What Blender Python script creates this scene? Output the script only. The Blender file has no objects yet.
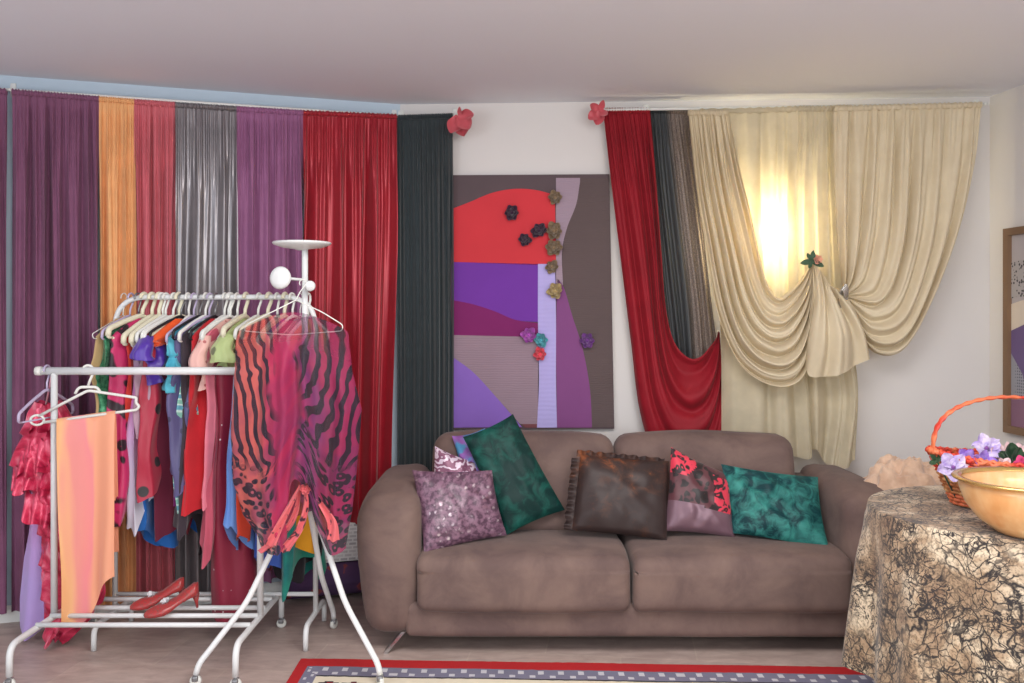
import bpy, bmesh, math, random
from mathutils import Vector, Matrix, noise
PI = math.pi
sc = bpy.context.scene
COL = sc.collection

# ------------------------------------------------------------------ camera, world, lights, exposure
F = 900.0; HOR = 316.0; CX = 512.0; H = 1.4
cam = bpy.data.objects.new('camera', bpy.data.cameras.new('camera')); COL.objects.link(cam)
cam.location = (0, 0, H); cam.rotation_euler = (PI/2, 0, 0)
cam.data.sensor_width = 36; cam.data.lens = F/1024*36
cam.data.shift_y = -(341.5-HOR)/1024
cam.data.clip_start = 0.05
sc.camera = cam
sc.view_settings.view_transform = 'Standard'; sc.view_settings.look = 'None'
sc.view_settings.gamma = 1; sc.view_settings.use_curve_mapping = False
sc.view_settings.exposure = 0.42
w = bpy.data.worlds.new('world'); sc.world = w; w.use_nodes = True
w.node_tree.nodes['Background'].inputs[0].default_value = (0.86, 0.93, 1.0, 1)
w.node_tree.nodes['Background'].inputs[1].default_value = 1.25
def area(name, loc, target, size, sy, energy, col):
    l = bpy.data.lights.new(name, 'AREA'); l.shape = 'RECTANGLE'; l.size = size; l.size_y = sy; l.energy = energy; l.color = col
    o = bpy.data.objects.new(name, l); COL.objects.link(o); o.location = loc
    o.rotation_euler = (Vector(target)-Vector(loc)).to_track_quat('-Z', 'Y').to_euler()
    return o
area('rear_soft_fill', (1.5, -1.2, 1.75), (0.1, 4.5, 0.9), 2.2, 1.3, 34, (1.0, 0.975, 0.95))  # added soft area light behind the camera, no window is built there
area('overhead_fill', (0.3, 1.9, 2.42), (0.3, 2.2, 0), 1.6, 1.2, 46, (1.0, 0.97, 0.94))  # added downward area light to brighten the floor, no lamp fitting exists
area('left_cool_fill', (-2.6, 0.4, 1.6), (-1.0, 4.3, 1.1), 1.2, 1.4, 16, (0.85, 0.93, 1.0))  # unseen cool area light from the left, no window modelled

# ------------------------------------------------------------------ projection helpers (photo pixel at a chosen real distance)
def P(x, y, D): return Vector(((x-CX)/F*D, D, H-(y-HOR)/F*D))
class Wall:
    def __init__(s, a, b):
        s.a = Vector(a); s.b = Vector(b); s.d = (s.b-s.a).normalized()
        s.n = Vector((s.d.y, -s.d.x))
        if s.n.dot(Vector((0, 0))-s.a) < 0: s.n = -s.n
    def hit(s, x, y, off=0.0):
        k = (x-CX)/F
        t = (off + s.n.dot(s.a))/(s.n.x*k + s.n.y)
        return Vector((k*t, t, H-(y-HOR)/F*t))
    def at(s, dist, z, off=0.0):
        p = s.a + s.d*dist + s.n*off
        return Vector((p.x, p.y, z))
    def n3(s): return Vector((s.n.x, s.n.y, 0))
K = (-0.582, 4.68); LW0 = (-3.2, 3.832); RC = (2.40, 4.52); RW1 = (3.1, -1.5)
WL = Wall(LW0, K); WB = Wall(K, RC); WR = Wall(RC, RW1)
CEIL = 2.5

# ------------------------------------------------------------------ materials
def lin(c):
    return tuple(((v/255)/12.92 if v/255 <= 0.04045 else ((v/255+0.055)/1.055)**2.4) for v in c) + (1.0,)
class NT:
    def __init__(s, name):
        s.m = bpy.data.materials.new(name); s.m.use_nodes = True; s.t = s.m.node_tree
        s.b = s.t.nodes['Principled BSDF']; s.out = s.t.nodes['Material Output']
    def n(s, typ, **kw):
        x = s.t.nodes.new(typ)
        for k, v in kw.items():
            if k.startswith('i_'): x.inputs[k[2:].replace('_', ' ')].default_value = v
            else: setattr(x, k, v)
        return x
    def l(s, a, b): s.t.links.new(a, b)
    def coord(s, kind='Object', scale=(1, 1, 1), loc=(0, 0, 0), rot=(0, 0, 0)):
        c = s.n('ShaderNodeTexCoord'); m = s.n('ShaderNodeMapping')
        m.inputs['Scale'].default_value = scale; m.inputs['Location'].default_value = loc; m.inputs['Rotation'].default_value = rot
        s.l(c.outputs[kind], m.inputs[0]); return m.outputs[0]
    def noise(s, vec, scale, detail=3, rough=.55, dist=0):
        x = s.n('ShaderNodeTexNoise'); x.inputs['Scale'].default_value = scale; x.inputs['Detail'].default_value = detail
        x.inputs['Roughness'].default_value = rough; x.inputs['Distortion'].default_value = dist
        s.l(vec, x.inputs['Vector']); return x.outputs['Fac']
    def ramp(s, fac, stops, interp='LINEAR'):
        r = s.n('ShaderNodeValToRGB'); r.color_ramp.interpolation = interp
        e = r.color_ramp.elements
        while len(e) < len(stops): e.new(0.5)
        for i, (p, c) in enumerate(stops):
            e[i].position = p; e[i].color = lin(c) if len(c) == 3 else c
        s.l(fac, r.inputs[0]); return r.outputs[0]
    def mix(s, fac, a, b, blend='MIX'):
        x = s.n('ShaderNodeMix', data_type='RGBA', blend_type=blend)
        if isinstance(fac, (int, float)): x.inputs[0].default_value = fac
        else: s.l(fac, x.inputs[0])
        for sock, v in ((x.inputs[6], a), (x.inputs[7], b)):
            if isinstance(v, tuple): sock.default_value = lin(v) if len(v) == 3 else v
            else: s.l(v, sock)
        return x.outputs[2]
    def bump(s, h, strength=.3, dist=.01):
        b = s.n('ShaderNodeBump'); b.inputs['Strength'].default_value = strength; b.inputs['Distance'].default_value = dist
        s.l(h, b.inputs['Height']); s.l(b.outputs[0], s.b.inputs['Normal']); return b
    def set(s, **kw):
        for k, v in kw.items(): s.b.inputs[k.replace('_', ' ')].default_value = v
    def trans(s, col, amount):
        t = s.n('ShaderNodeBsdfTranslucent'); m = s.n('ShaderNodeMixShader'); m.inputs[0].default_value = amount
        if isinstance(col, tuple): t.inputs[0].default_value = lin(col)
        else: s.l(col, t.inputs[0])
        s.l(s.b.outputs[0], m.inputs[1]); s.l(t.outputs[0], m.inputs[2]); s.l(m.outputs[0], s.out.inputs[0])
        s.last = m; return m
MATS = {}
def plain(name, c, rough=.6, metal=0, bump=0, bscale=200, spec=.3):
    if name in MATS: return MATS[name]
    t = NT(name); v = t.coord(); n = t.noise(v, 6)
    t.l(t.mix(n, tuple(x*.93 for x in c), tuple(min(255, x*1.05) for x in c)), t.b.inputs['Base Color'])
    t.set(Roughness=rough, Metallic=metal, Specular_IOR_Level=spec)
    if bump: t.bump(t.noise(v, bscale), bump, .002)
    MATS[name] = t.m; return t.m
def cloth(name, c, rough=.75, sheen=.3, metal=0.0, trans=0.0, alpha=1.0, c2=None, var=8, spec=.2, weave=600, detail=3, bumps=.25, bs=25):
    """plain woven cloth, optional second mottled colour, translucency"""
    if name in MATS: return MATS[name]
    t = NT(name); v = t.coord()
    n = t.noise(v, var, detail)
    c2 = c2 or tuple(x*.95 for x in c)
    col = t.mix(t.ramp(n, [(.38, (0, 0, 0)), (.62, (255, 255, 255))]), c2, c)
    t.l(col, t.b.inputs['Base Color'])
    t.set(Roughness=rough, Metallic=metal, Specular_IOR_Level=spec, Sheen_Weight=sheen, Alpha=alpha)
    fine = t.noise(v, weave, 2); med = t.noise(v, bs, 3)
    a = t.n('ShaderNodeMath', operation='ADD'); s1 = t.n('ShaderNodeMath', operation='MULTIPLY'); s1.inputs[1].default_value = .12
    t.l(fine, s1.inputs[0]); t.l(s1.outputs[0], a.inputs[0]); t.l(med, a.inputs[1])
    t.bump(a.outputs[0], bumps, .006)
    if trans: t.trans(col, trans)
    MATS[name] = t.m; return t.m

# ------------------------------------------------------------------ mesh helpers
def grid(fn, nu, nv, closed=False):
    vs = []; uv = []; fs = []
    cu = nu if closed else nu+1
    for j in range(nv+1):
        for i in range(cu):
            vs.append(fn(i/nu, j/nv)); uv.append((i/nu, j/nv))
    for j in range(nv):
        for i in range(nu):
            i2 = (i+1) % cu
            fs.append((j*cu+i, j*cu+i2, (j+1)*cu+i2, (j+1)*cu+i))
    return vs, fs, uv
class MB:
    def __init__(s): s.v = []; s.f = []; s.uv = []; s.mi = []
    def add(s, vs, fs, uv=None, mi=0):
        b = len(s.v); s.v += [Vector(p) for p in vs]; s.f += [tuple(i+b for i in f) for f in fs]
        s.uv += list(uv) if uv else [(0, 0)]*len(vs); s.mi += [mi]*len(fs); return s
    def merge(s, o):
        b = len(s.v); s.v += o.v; s.f += [tuple(i+b for i in f) for f in o.f]; s.uv += o.uv; s.mi += o.mi; return s
    def tube(s, pts, r, n=10, mi=0, cap=True):
        pts = [Vector(p) for p in pts]; rr = r if isinstance(r, (list, tuple)) else [r]*len(pts)
        vs = []; prev = None
        for i, p in enumerate(pts):
            d = (pts[min(i+1, len(pts)-1)]-pts[max(i-1, 0)])
            if d.length < 1e-9: d = Vector((0, 0, 1))
            d.normalize()
            if prev is None:
                a = d.cross(Vector((0, 0, 1)))
                if a.length < .1: a = d.cross(Vector((0, 1, 0)))
            else: a = prev - d*prev.dot(d)
            a.normalize(); prev = a; b = d.cross(a)
            for k in range(n):
                t = 2*PI*k/n; vs.append(p+(a*math.cos(t)+b*math.sin(t))*rr[i])
        fs = [(j*n+i, j*n+(i+1) % n, (j+1)*n+(i+1) % n, (j+1)*n+i) for j in range(len(pts)-1) for i in range(n)]
        if cap: fs += [tuple(range(n))[::-1], tuple((len(pts)-1)*n+k for k in range(n))]
        return s.add(vs, fs, None, mi)
    def lathe(s, prof, c, n=32, axis=None, mi=0, sx=1, sy=1):
        c = Vector(c); vs = []; m = axis.to_track_quat('Z', 'Y').to_matrix() if axis is not None else Matrix.Identity(3)
        for (r, z) in prof:
            for k in range(n):
                t = 2*PI*k/n; vs.append(c + m @ Vector((r*math.cos(t)*sx, r*math.sin(t)*sy, z)))
        fs = [(j*n+i, j*n+(i+1) % n, (j+1)*n+(i+1) % n, (j+1)*n+i) for j in range(len(prof)-1) for i in range(n)]
        return s.add(vs, fs, None, mi)
    def rbox(s, lo, hi, r=.01, n=8, fn=None, mi=0, puff=(0, 0, 0)):
        """rounded box with optional puffed faces"""
        lo = Vector(lo); hi = Vector(hi); c = (lo+hi)/2; h = (hi-lo)/2; r = min(r, min(h)*.999)
        bm = bmesh.new(); bmesh.ops.create_cube(bm, size=2)
        bmesh.ops.subdivide_edges(bm, edges=bm.edges[:], cuts=n, use_grid_fill=True)
        vs = []
        for v in bm.verts:
            p = v.co; q = []
            for k in range(3):
                t = p[k]; a = abs(t)
                # dense spacing near edges
                inner = h[k]-r
                q.append(math.copysign(min(a/.72, 1.0)*inner + max(0, (a-.72)/.28)*r, t))
            q = Vector(q)
            inn = Vector([max(-(h[k]-r), min(h[k]-r, q[k])) for k in range(3)])
            d = q-inn
            if d.length > 1e-9:
                m = max(abs(d.x), abs(d.y), abs(d.z)); d = d.normalized()*r*(m/r if r else 0) if m < r*.999 else d.normalized()*r
            w_ = inn+d
            for k in range(3):
                if puff[k]:
                    o = [abs(w_[j]/h[j]) for j in range(3) if j != k]
                    w_[k] += puff[k]*(w_[k]/h[k])*(1-min(1, o[0])**2)*(1-min(1, o[1])**2)
            w_ = w_+c
            if fn: w_ = fn(w_)
            vs.append(w_)
        fs = [tuple(v.index for v in f.verts) for f in bm.faces]
        bm.free(); return s.add(vs, fs, None, mi)
    def box(s, lo, hi, mi=0, m=None):
        x0, y0, z0 = lo; x1, y1, z1 = hi
        vs = [Vector(p) for p in ((x0,y0,z0),(x1,y0,z0),(x1,y1,z0),(x0,y1,z0),(x0,y0,z1),(x1,y0,z1),(x1,y1,z1),(x0,y1,z1))]
        if m is not None: vs = [m @ v for v in vs]
        return s.add(vs, [(0,3,2,1),(4,5,6,7),(0,1,5,4),(1,2,6,5),(2,3,7,6),(3,0,4,7)], None, mi)
BASE = {}
def link(name, mb, mats, parent=None, smooth=True, origin=None):
    if not isinstance(mb, MB):
        t = MB(); t.add(*mb); mb = t
    me = bpy.data.meshes.new(name)
    if parent is not None: o0 = BASE[parent.name]
    elif origin is not None: o0 = Vector(origin)
    else:
        xs = [v.x for v in mb.v]; ys = [v.y for v in mb.v]; zs = [v.z for v in mb.v]
        o0 = Vector(((min(xs)+max(xs))/2, (min(ys)+max(ys))/2, min(zs)))
    me.from_pydata([v-o0 for v in mb.v], [], mb.f)
    ul = me.uv_layers.new(name='UVMap')
    for lp in me.loops: ul.data[lp.index].uv = mb.uv[lp.vertex_index]
    for m in (mats if isinstance(mats, (list, tuple)) else [mats]): me.materials.append(m)
    me.polygons.foreach_set('material_index', mb.mi); me.polygons.foreach_set('use_smooth', [smooth]*len(mb.f))
    me.validate(); me.update()
    o = bpy.data.objects.new(name, me); COL.objects.link(o)
    if parent is not None: o.parent = parent
    else: o.location = o0
    BASE[o.name] = o0
    return o
def tag(o, label, cat, group=None):
    o['label'] = label; o['category'] = cat
    if group: o['group'] = group
    return o
def thing(name, label, cat, base, group=None):
    o = bpy.data.objects.new(name, None); COL.objects.link(o); o.location = base; o.empty_display_size = .05
    BASE[o.name] = Vector(base); return tag(o, label, cat, group)
def struct(name, mb, mat, smooth=False):
    o = link(name, mb, mat, None, smooth, (0, 0, 0)); o['kind'] = 'structure'; return o
def fillet(pts, r, n=6):
    """round the corners of a polyline"""
    pts = [Vector(p) for p in pts]; out = [pts[0]]
    for i in range(1, len(pts)-1):
        a, b, c = pts[i-1], pts[i], pts[i+1]
        ra = min(r, (a-b).length*.48, (c-b).length*.48)
        p0 = b+(a-b).normalized()*ra; p1 = b+(c-b).normalized()*ra
        for k in range(n+1):
            t = k/n; out.append(p0*(1-t)**2 + b*2*t*(1-t) + p1*t*t)
    out.append(pts[-1]); return out
def spline(pts, t):
    """Catmull-Rom through pts by chord length, t in 0..1"""
    n = len(pts)-1
    L = [0]
    for i in range(n): L.append(L[-1]+(pts[i+1]-pts[i]).length)
    s = t*L[-1]; i = 0
    while i < n-1 and s > L[i+1]: i += 1
    u = (s-L[i])/max(1e-9, L[i+1]-L[i])
    p1, p2 = pts[i], pts[i+1]
    p0 = pts[i-1] if i > 0 else p1*2-p2
    p3 = pts[i+2] if i+2 <= n else p2*2-p1
    return (p1*2 + (p2-p0)*u + (p0*2-p1*5+p2*4-p3)*u*u + (p1*3-p0-p2*3+p3)*u**3)*.5
def nz(x, y=0, z=0): return noise.noise(Vector((x, y, z)))
def sm(a, b, x):
    t = max(0, min(1, (x-a)/(b-a))); return t*t*(3-2*t)

# ================================================================== THE ROOM
def prism(pts, z0, z1):
    n = len(pts); vs = [Vector((x, y, z0)) for x, y in pts]+[Vector((x, y, z1)) for x, y in pts]
    fs = [tuple(range(n))[::-1], tuple(range(n, 2*n))]+[(i, (i+1) % n, n+(i+1) % n, n+i) for i in range(n)]
    return vs, fs
t = NT('floor_tiles'); v = t.coord(rot=(0, 0, .12))
br = t.n('ShaderNodeTexBrick', offset=0.5, i_Scale=1.0); br.inputs['Mortar Size'].default_value = .004
br.inputs['Brick Width'].default_value = .62; br.inputs['Row Height'].default_value = .31; br.inputs['Mortar Smooth'].default_value = .4
br.inputs['Color1'].default_value = lin((194, 178, 172)); br.inputs['Color2'].default_value = lin((202, 186, 178)); br.inputs['Mortar'].default_value = lin((205, 192, 182))
t.l(v, br.inputs['Vector'])
v2 = t.coord(scale=(1, 2.4, 1), rot=(0, 0, .12)); n = t.noise(v2, 7, 8, .65, .6)
t.l(t.mix(t.ramp(n, [(.3, (178, 160, 150)), (.7, (255, 252, 250))]), (0, 0, 0), br.outputs['Color']) if False else t.mix(.75, br.outputs['Color'], t.ramp(n, [(.3, (196, 182, 178)), (.5, (226, 216, 212)), (.72, (255, 248, 244))]), 'MULTIPLY'), t.b.inputs['Base Color'])
t.set(Roughness=.42, Specular_IOR_Level=.35); t.bump(n, .08, .003)
FLOOR = t.m
t = NT('wall_paint'); v = t.coord(); n = t.noise(v, 1.5, 4)
t.l(t.mix(n, (212, 207, 205), (220, 216, 213)), t.b.inputs['Base Color']); t.set(Roughness=.9, Specular_IOR_Level=.1); t.bump(t.noise(v, 120, 3), .08, .002); PAINT = t.m
t = NT('wall_paint_cool_light_tint'); v = t.coord(); n = t.noise(v, 1.5, 4)  # cool daylight on this wall is put into its colour as pale blue
t.l(t.mix(n, (186, 202, 216), (198, 212, 224)), t.b.inputs['Base Color']); t.set(Roughness=.9, Specular_IOR_Level=.1); PAINT_COOL = t.m
t = NT('ceiling_paint'); v = t.coord(); n = t.noise(v, .8, 3)
t.l(t.mix(n, (226, 228, 236), (231, 232, 240)), t.b.inputs['Base Color']); t.set(Roughness=.95, Specular_IOR_Level=.05); CEILM = t.m
struct('floor', prism([(-3.3, -1.5), (3.25, -1.5), (3.25, 4.9), (-3.3, 4.9)], -.05, 0), FLOOR)
struct('ceiling', prism([(-3.3, -1.5), (3.25, -1.5), (3.25, 4.9), (-3.3, 4.9)], CEIL, CEIL+.05), CEILM)
def wallmesh(a, b, th=.1):
    a = Vector(a); b = Vector(b); W = Wall(a, b); n = W.n*(-th)
    return prism([(a.x, a.y), (b.x, b.y), (b.x+n.x, b.y+n.y), (a.x+n.x, a.y+n.y)], 0, CEIL)
struct('wall_left', wallmesh((-3.2, -1.5), LW0), PAINT)
struct('wall_back_left', wallmesh(LW0, K), PAINT_COOL)
struct('wall_back', wallmesh(K, RC), PAINT)
struct('wall_right', wallmesh(RC, RW1), PAINT)
WHITE = plain('white_gloss_paint', (232, 232, 228), .35)
def skirting(a, b, name):
    W = Wall(a, b); L = (Vector(b)-Vector(a)).length; q = []
    for (o, z) in ((0, 0), (.014, 0), (.014, .06), (.006, .075), (0, .075)): q.append((o, z))
    vs = [W.at(0, z, o) for o, z in q]+[W.at(L, z, o) for o, z in q]; n = 5
    fs = [(i, (i+1) % n, n+(i+1) % n, n+i) for i in range(n)]+[tuple(range(n)), tuple(range(n, 2*n))[::-1]]
    struct(name, (vs, fs), WHITE)
skirting(LW0, K, 'baseboard_back_left'); skirting(K, RC, 'baseboard_back'); skirting(RC, RW1, 'baseboard_right')

# ================================================================== CURTAINS
def pleat(seed, freqs, top=.35):
    """broad rounded folds with narrow grooves: few deep ones, finer ones fading down, gathers at the header"""
    rnd = random.Random(seed)
    f0, f1, f2 = freqs[0]*.72, freqs[1]*.62, freqs[2]*1.05
    p0, p1, p2 = [rnd.uniform(0, 6.28) for _ in range(3)]; w0, w1 = rnd.uniform(-.6, .6), rnd.uniform(-1, 1)
    def g(x, e=.05): return math.sqrt(math.sin(x)**2+e)*2-1.3
    def h(u, v):
        ww = nz(u*2.3+seed, v*.8)*.9
        a0 = (.45+.55*sm(0, .5, v))*(.75+.6*nz(u*3.1, v*.9, seed))
        a1 = (.55-.25*sm(.1, .8, v))*(.6+1.1*nz(u*6.2, v*1.3, seed+9))
        a2 = .22*(1-sm(.03, .22, v))
        return (a0*g(PI*f0*u+p0+w0*v+ww) + a1*g(PI*f1*1.35*u+p1+w1*v+ww*2.2) + a2*math.sin(2*PI*f2*u+p2+3*nz(u*6, seed)))*1.35
    return h
def straight_curtain(name, label, group, W, x0, x1, ytop0, ytop1, zbot, mat, seed, freqs=(9, 17, 31), amp=.034, off=.06, xb0=None, xb1=None, nu=150, nv=60, rod=True):
    """x0..x1 in photo pixels at the wall; hangs straight down"""
    a = W.hit(x0, ytop0, off); b = W.hit(x1, ytop1, off)
    a2 = W.hit(xb0 if xb0 is not None else x0, ytop0, off); b2 = W.hit(xb1 if xb1 is not None else x1, ytop1, off)
    h = pleat(seed, freqs); n = W.n3()
    def fn(u, v):
        z = a.z*(1-u)+b.z*u; zz = z+(zbot-z)*v + .012*nz(u*9, seed)*v
        s = sm(0, 1, v); p = (a*(1-s)+a2*s)*(1-u) + (b*(1-s)+b2*s)*u
        head = .35 if v < .02 else 1
        d = h(u, v)*amp*head*(.5+.5*sm(0, .2, v))
        return Vector((p.x, p.y, zz)) + n*d + W.d.to_3d()*(.3*amp*h(u+.013, v)*sm(0, .3, v))
    vv = grid(fn, nu, nv)
    root = thing(name, label, 'curtain', (a+b)/2*1.0, group)
    BASE[root.name] = Vector((a.x/2+b.x/2, a.y/2+b.y/2, zbot)); root.location = BASE[root.name]
    link('drape', vv, mat, root)
    if rod:   # gathered header roll over its rod
        def hd(u, v):
            p = a*(1-u)+b*u; th = v*2*PI; r = .014*(1+.18*math.sin(u*2*PI*freqs[-1]*1.3+3*nz(u*20, seed)))
            return p + n*(math.cos(th)*r) + Vector((0, 0, math.sin(th)*r-.004))
        link('header', grid(hd, nu, 10), mat, root)
    return root
PURPLE = cloth('aubergine_cloth', (132, 84, 112), sheen=.1, c2=(126, 79, 107))
PURPLE2 = cloth('plum_cloth', (152, 98, 136), rough=.55, sheen=.1, c2=(145, 92, 129))
ORANGE = cloth('apricot_cloth', (240, 180, 124), sheen=.1)
CRIMSON = cloth('raspberry_cloth', (208, 108, 118), sheen=.1)
SILVER = cloth('silver_satin', (142, 137, 140), rough=.32, metal=.65, sheen=0, spec=.5, bumps=.12)
REDSATIN = cloth('red_satin', (164, 24, 42), rough=.33, metal=.25, sheen=.2, spec=.5, bumps=.1)
SHEERBLK = cloth('black_green_voile', (44, 54, 58), rough=.7, alpha=.93)
LG = 'coloured curtains along the left wall'
straight_curtain('curtain', 'dark purple curtain cut by the left picture edge', LG, WL, -60, 7, 82, 91, .06, PURPLE, 1, (5, 8, 17))
straight_curtain('curtain', 'wide dark purple curtain left of the orange one', LG, WL, 12, 99, 91, 98, .06, PURPLE, 2, (7, 12, 21))
straight_curtain('curtain', 'narrow apricot orange curtain', LG, WL, 99, 135, 98, 101, .05, ORANGE, 3, (4, 6, 12), amp=.028)
straight_curtain('curtain', 'raspberry pink curtain between the orange and silver ones', LG, WL, 134, 176, 101, 104, .05, CRIMSON, 4, (5, 8, 14), amp=.026)
straight_curtain('curtain', 'shiny silver grey satin curtain', LG, WL, 175, 237, 104, 108, .05, SILVER, 5, (4, 6, 15), amp=.026, xb1=240)
straight_curtain('curtain', 'lighter plum purple curtain behind the white lamp-like stand', LG, WL, 236, 304, 108, 112, .1, PURPLE2, 6, (6, 10, 18))
straight_curtain('curtain', 'glossy red satin curtain left of the black one', LG, WL, 303, 397, 112, 116, .36, REDSATIN, 7, (7, 10, 19), amp=.034, xb0=300, xb1=389)
straight_curtain('curtain', 'black sheer curtain hanging behind the left end of the sofa', LG, WB, 397, 453, 117, 115, .3, SHEERBLK, 8, (8, 14, 23), amp=.020, off=.06)

# rods and brackets
def rod(label, W, xa, ya, xb, yb, off, brk):
    a = W.hit(xa, ya, off); b = W.hit(xb, yb, off)
    r = thing('curtain_rod', label, 'curtain rod', tuple((a+b)/2))
    m = MB(); m.tube([a, b], .007); link('rod', m, WHITE, r)
    for x in brk:
        q = W.hit(x, ya+(yb-ya)*(x-xa)/(xb-xa), off); m = MB()
        w_ = q-W.n3()*off
        m.tube([q+W.n3()*.012, w_], .006); m.rbox(w_+Vector((-.015, -.004, -.02)), w_+Vector((.015, .006, .045)), .004, 3)
        link('bracket', m, WHITE, r)
rod('thin white curtain rod along the left wall carrying seven coloured curtains', WL, -62, 85, 396, 116, .06, (10, 396))
rod('thin white curtain rod carrying the single black sheer curtain', WB, 398, 117, 455, 115, .05, (399, 454))

# ---- draped curtains of the back wall, from guide curves
def guided(name, label, group, W, guides, mat, seed, freqs, amp, nu=120, nv=110, vfade=True, roll=True, extra=None, cat='curtain'):
    G = [[W.hit(x, y, o) for (x, y, o) in g] for g in guides]
    h = pleat(seed, freqs, .4); n = W.n3(); m = len(G)-1
    def base(u, v):
        s = u*m; i = min(int(s), m-1); f = s-i
        a, b = spline(G[i], v), spline(G[i+1], v)
        a0 = spline(G[max(0, i-1)], v); b0 = spline(G[min(m, i+2)], v)
        return (a*2+(b-a0)*f+(a0*2-a*5+b*4-b0)*f*f+(a*3-a0-b*3+b0)*f**3)*.5 if m > 1 else a*(1-f)+b*f
    def fn(u, v):
        p = base(u, v); d = h(u, v)*amp*(.4+.6*sm(0, .12, v))
        if vfade: d *= 1-.6*sm(.9, 1, v)
        if extra: p = p+n*extra(u, v)
        return p+n*d
    root = thing(name, label, cat, (0, 0, 0), group)
    vv = grid(fn, nu, nv)
    zs = min(p.z for p in vv[0]); b = Vector((sum(p.x for p in vv[0])/len(vv[0]), sum(p.y for p in vv[0])/len(vv[0]), zs))
    root.location = b; BASE[root.name] = b
    link('drape', vv, mat, root)
    if roll:
        a, c = base(0, 0), base(1, 0)
        def hd(u, v):
            p = base(u, 0); th = v*2*PI; r = .014*(1+.18*math.sin(u*2*PI*freqs[-1]*1.2+3*nz(u*20, seed)))
            return p+n*(math.cos(th)*r)+Vector((0, 0, math.sin(th)*r-.004))
        link('header', grid(hd, nu, 10), mat, root)
    return root
REDV = cloth('deep_red_cloth', (142, 22, 36), rough=.6, sheen=.05, c2=(132, 19, 32), bumps=.1)
CREAM = cloth('cream_voile', (228, 214, 186), rough=.8, sheen=.05, c2=(222, 207, 178), trans=.22, bumps=.12)
CREAMS = cloth('thin_cream_voile', (230, 219, 192), rough=.8, sheen=.05, trans=.42, bumps=.1)
t = NT('black_glitter_voile'); v = t.coord(); n = t.noise(v, 260, 2); n2 = t.noise(v, 5, 3)
tc = t.n('ShaderNodeTexCoord'); sp = t.n('ShaderNodeSeparateXYZ'); t.l(tc.outputs['UV'], sp.inputs[0]); gm = t.ramp(sp.outputs[0], [(.42, (0, 0, 0)), (.58, (255, 255, 255))])
t.l(t.mix(gm, (44, 48, 52), t.mix(t.ramp(n, [(.45, (0, 0, 0)), (.7, (255, 255, 255))]), (92, 80, 76), (150, 132, 118))), t.b.inputs['Base Color']); t.set(Roughness=.5, Metallic=.3, Alpha=.93); GLIT = t.m
RG = 'draped curtains on the back wall'
guided('curtain', 'black and bronze glitter curtain hanging between the red and cream drapes', RG, WB,
       [[(649, 110, .07), (655, 200, .07), (664, 300, .07), (674, 385, .07)],
        [(668, 110, .07), (678, 200, .07), (690, 300, .07), (695, 370, .07)],
        [(689, 111, .07), (700, 200, .07), (710, 290, .07), (718, 352, .07)]], GLIT, 21, (7, 12, 21), .010)
guided('curtain', 'deep red curtain sweeping down into a swag behind the sofa', RG, WB,
       [[(603, 110, .08), (611, 180, .08), (621, 260, .09), (631, 340, .1), (641, 415, .11), (662, 470, .12), (700, 478, .12), (721, 440, .11), (722, 385, .10), (719, 334, .09)],
        [(618, 110, .08), (627, 180, .08), (637, 260, .1), (646, 335, .12), (656, 400, .15), (676, 440, .16), (702, 436, .16), (716, 408, .14), (721, 370, .12), (719.5, 333, .10)],
        [(634, 110, .08), (643, 180, .08), (652, 260, .1), (658, 325, .12), (668, 375, .15), (685, 400, .16), (702, 396, .16), (713, 376, .14), (718, 352, .12), (719, 332, .10)],
        [(650, 110, .08), (656, 180, .08), (661, 250, .09), (665, 305, .1), (673, 340, .12), (687, 357, .13), (699, 357, .13), (710, 346, .12), (716, 338, .11), (718, 331, .10)]],
       REDV, 22, (5, 8, 16), .024)
guided('curtain', 'thin cream back curtain with a lamp glowing through it', RG, WB,
       [[(700, 111, .13), (712, 220, .13), (720, 330, .13), (721, 440, .13)],
        [(745, 110, .13), (750, 220, .14), (757, 330, .13), (760, 447, .13)],
        [(778, 109, .13), (778, 220, .14), (781, 340, .14), (783, 400, .16), (786, 454, .15)],
        [(800, 108, .13), (798, 220, .14), (800, 340, .13), (805, 400, .12), (808, 459, .12)],
        [(812, 108, .13), (812, 220, .13), (813, 340, .14), (814, 400, .19), (815, 449, .15)],
        [(826, 108, .13), (826, 220, .13), (829, 340, .13), (834, 400, .13), (827, 464, .13)],
        [(838, 107, .13), (838, 220, .13), (843, 340, .15), (851, 400, .19), (842, 469, .17)],
        [(850, 107, .13), (848, 220, .13), (852, 330, .13), (858, 390, .14), (855, 460, .13)]],
       CREAMS, 23, (9, 14, 22), .022, nu=150, vfade=False)
guided('curtain', 'cream drape swooping down and gathered up at the peach rose', RG, WB,
       [[(688, 112, .17), (695, 180, .17), (704, 240, .18), (716, 310, .2), (735, 358, .22), (758, 380, .24), (785, 386, .25), (804, 372, .25), (811, 330, .25), (812, 263, .24)],
        [(700, 112, .17), (708, 180, .17), (719, 240, .2), (734, 310, .24), (752, 345, .27), (775, 358, .28), (792, 353, .28), (803, 335, .27), (810, 305, .26), (812.5, 262, .24)],
        [(714, 112, .17), (723, 180, .17), (736, 240, .19), (749, 290, .22), (764, 318, .25), (780, 324, .26), (792, 316, .26), (802, 302, .26), (809, 285, .25), (813, 261, .24)],
        [(728, 112, .17), (738, 165, .17), (748, 205, .17), (757, 245, .18), (765, 278, .19), (776, 297, .2), (788, 292, .21), (799, 281, .22), (806, 272, .23), (813, 260, .24)]],
       CREAM, 24, (10, 14, 20), .030, nu=150, nv=150)
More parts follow.
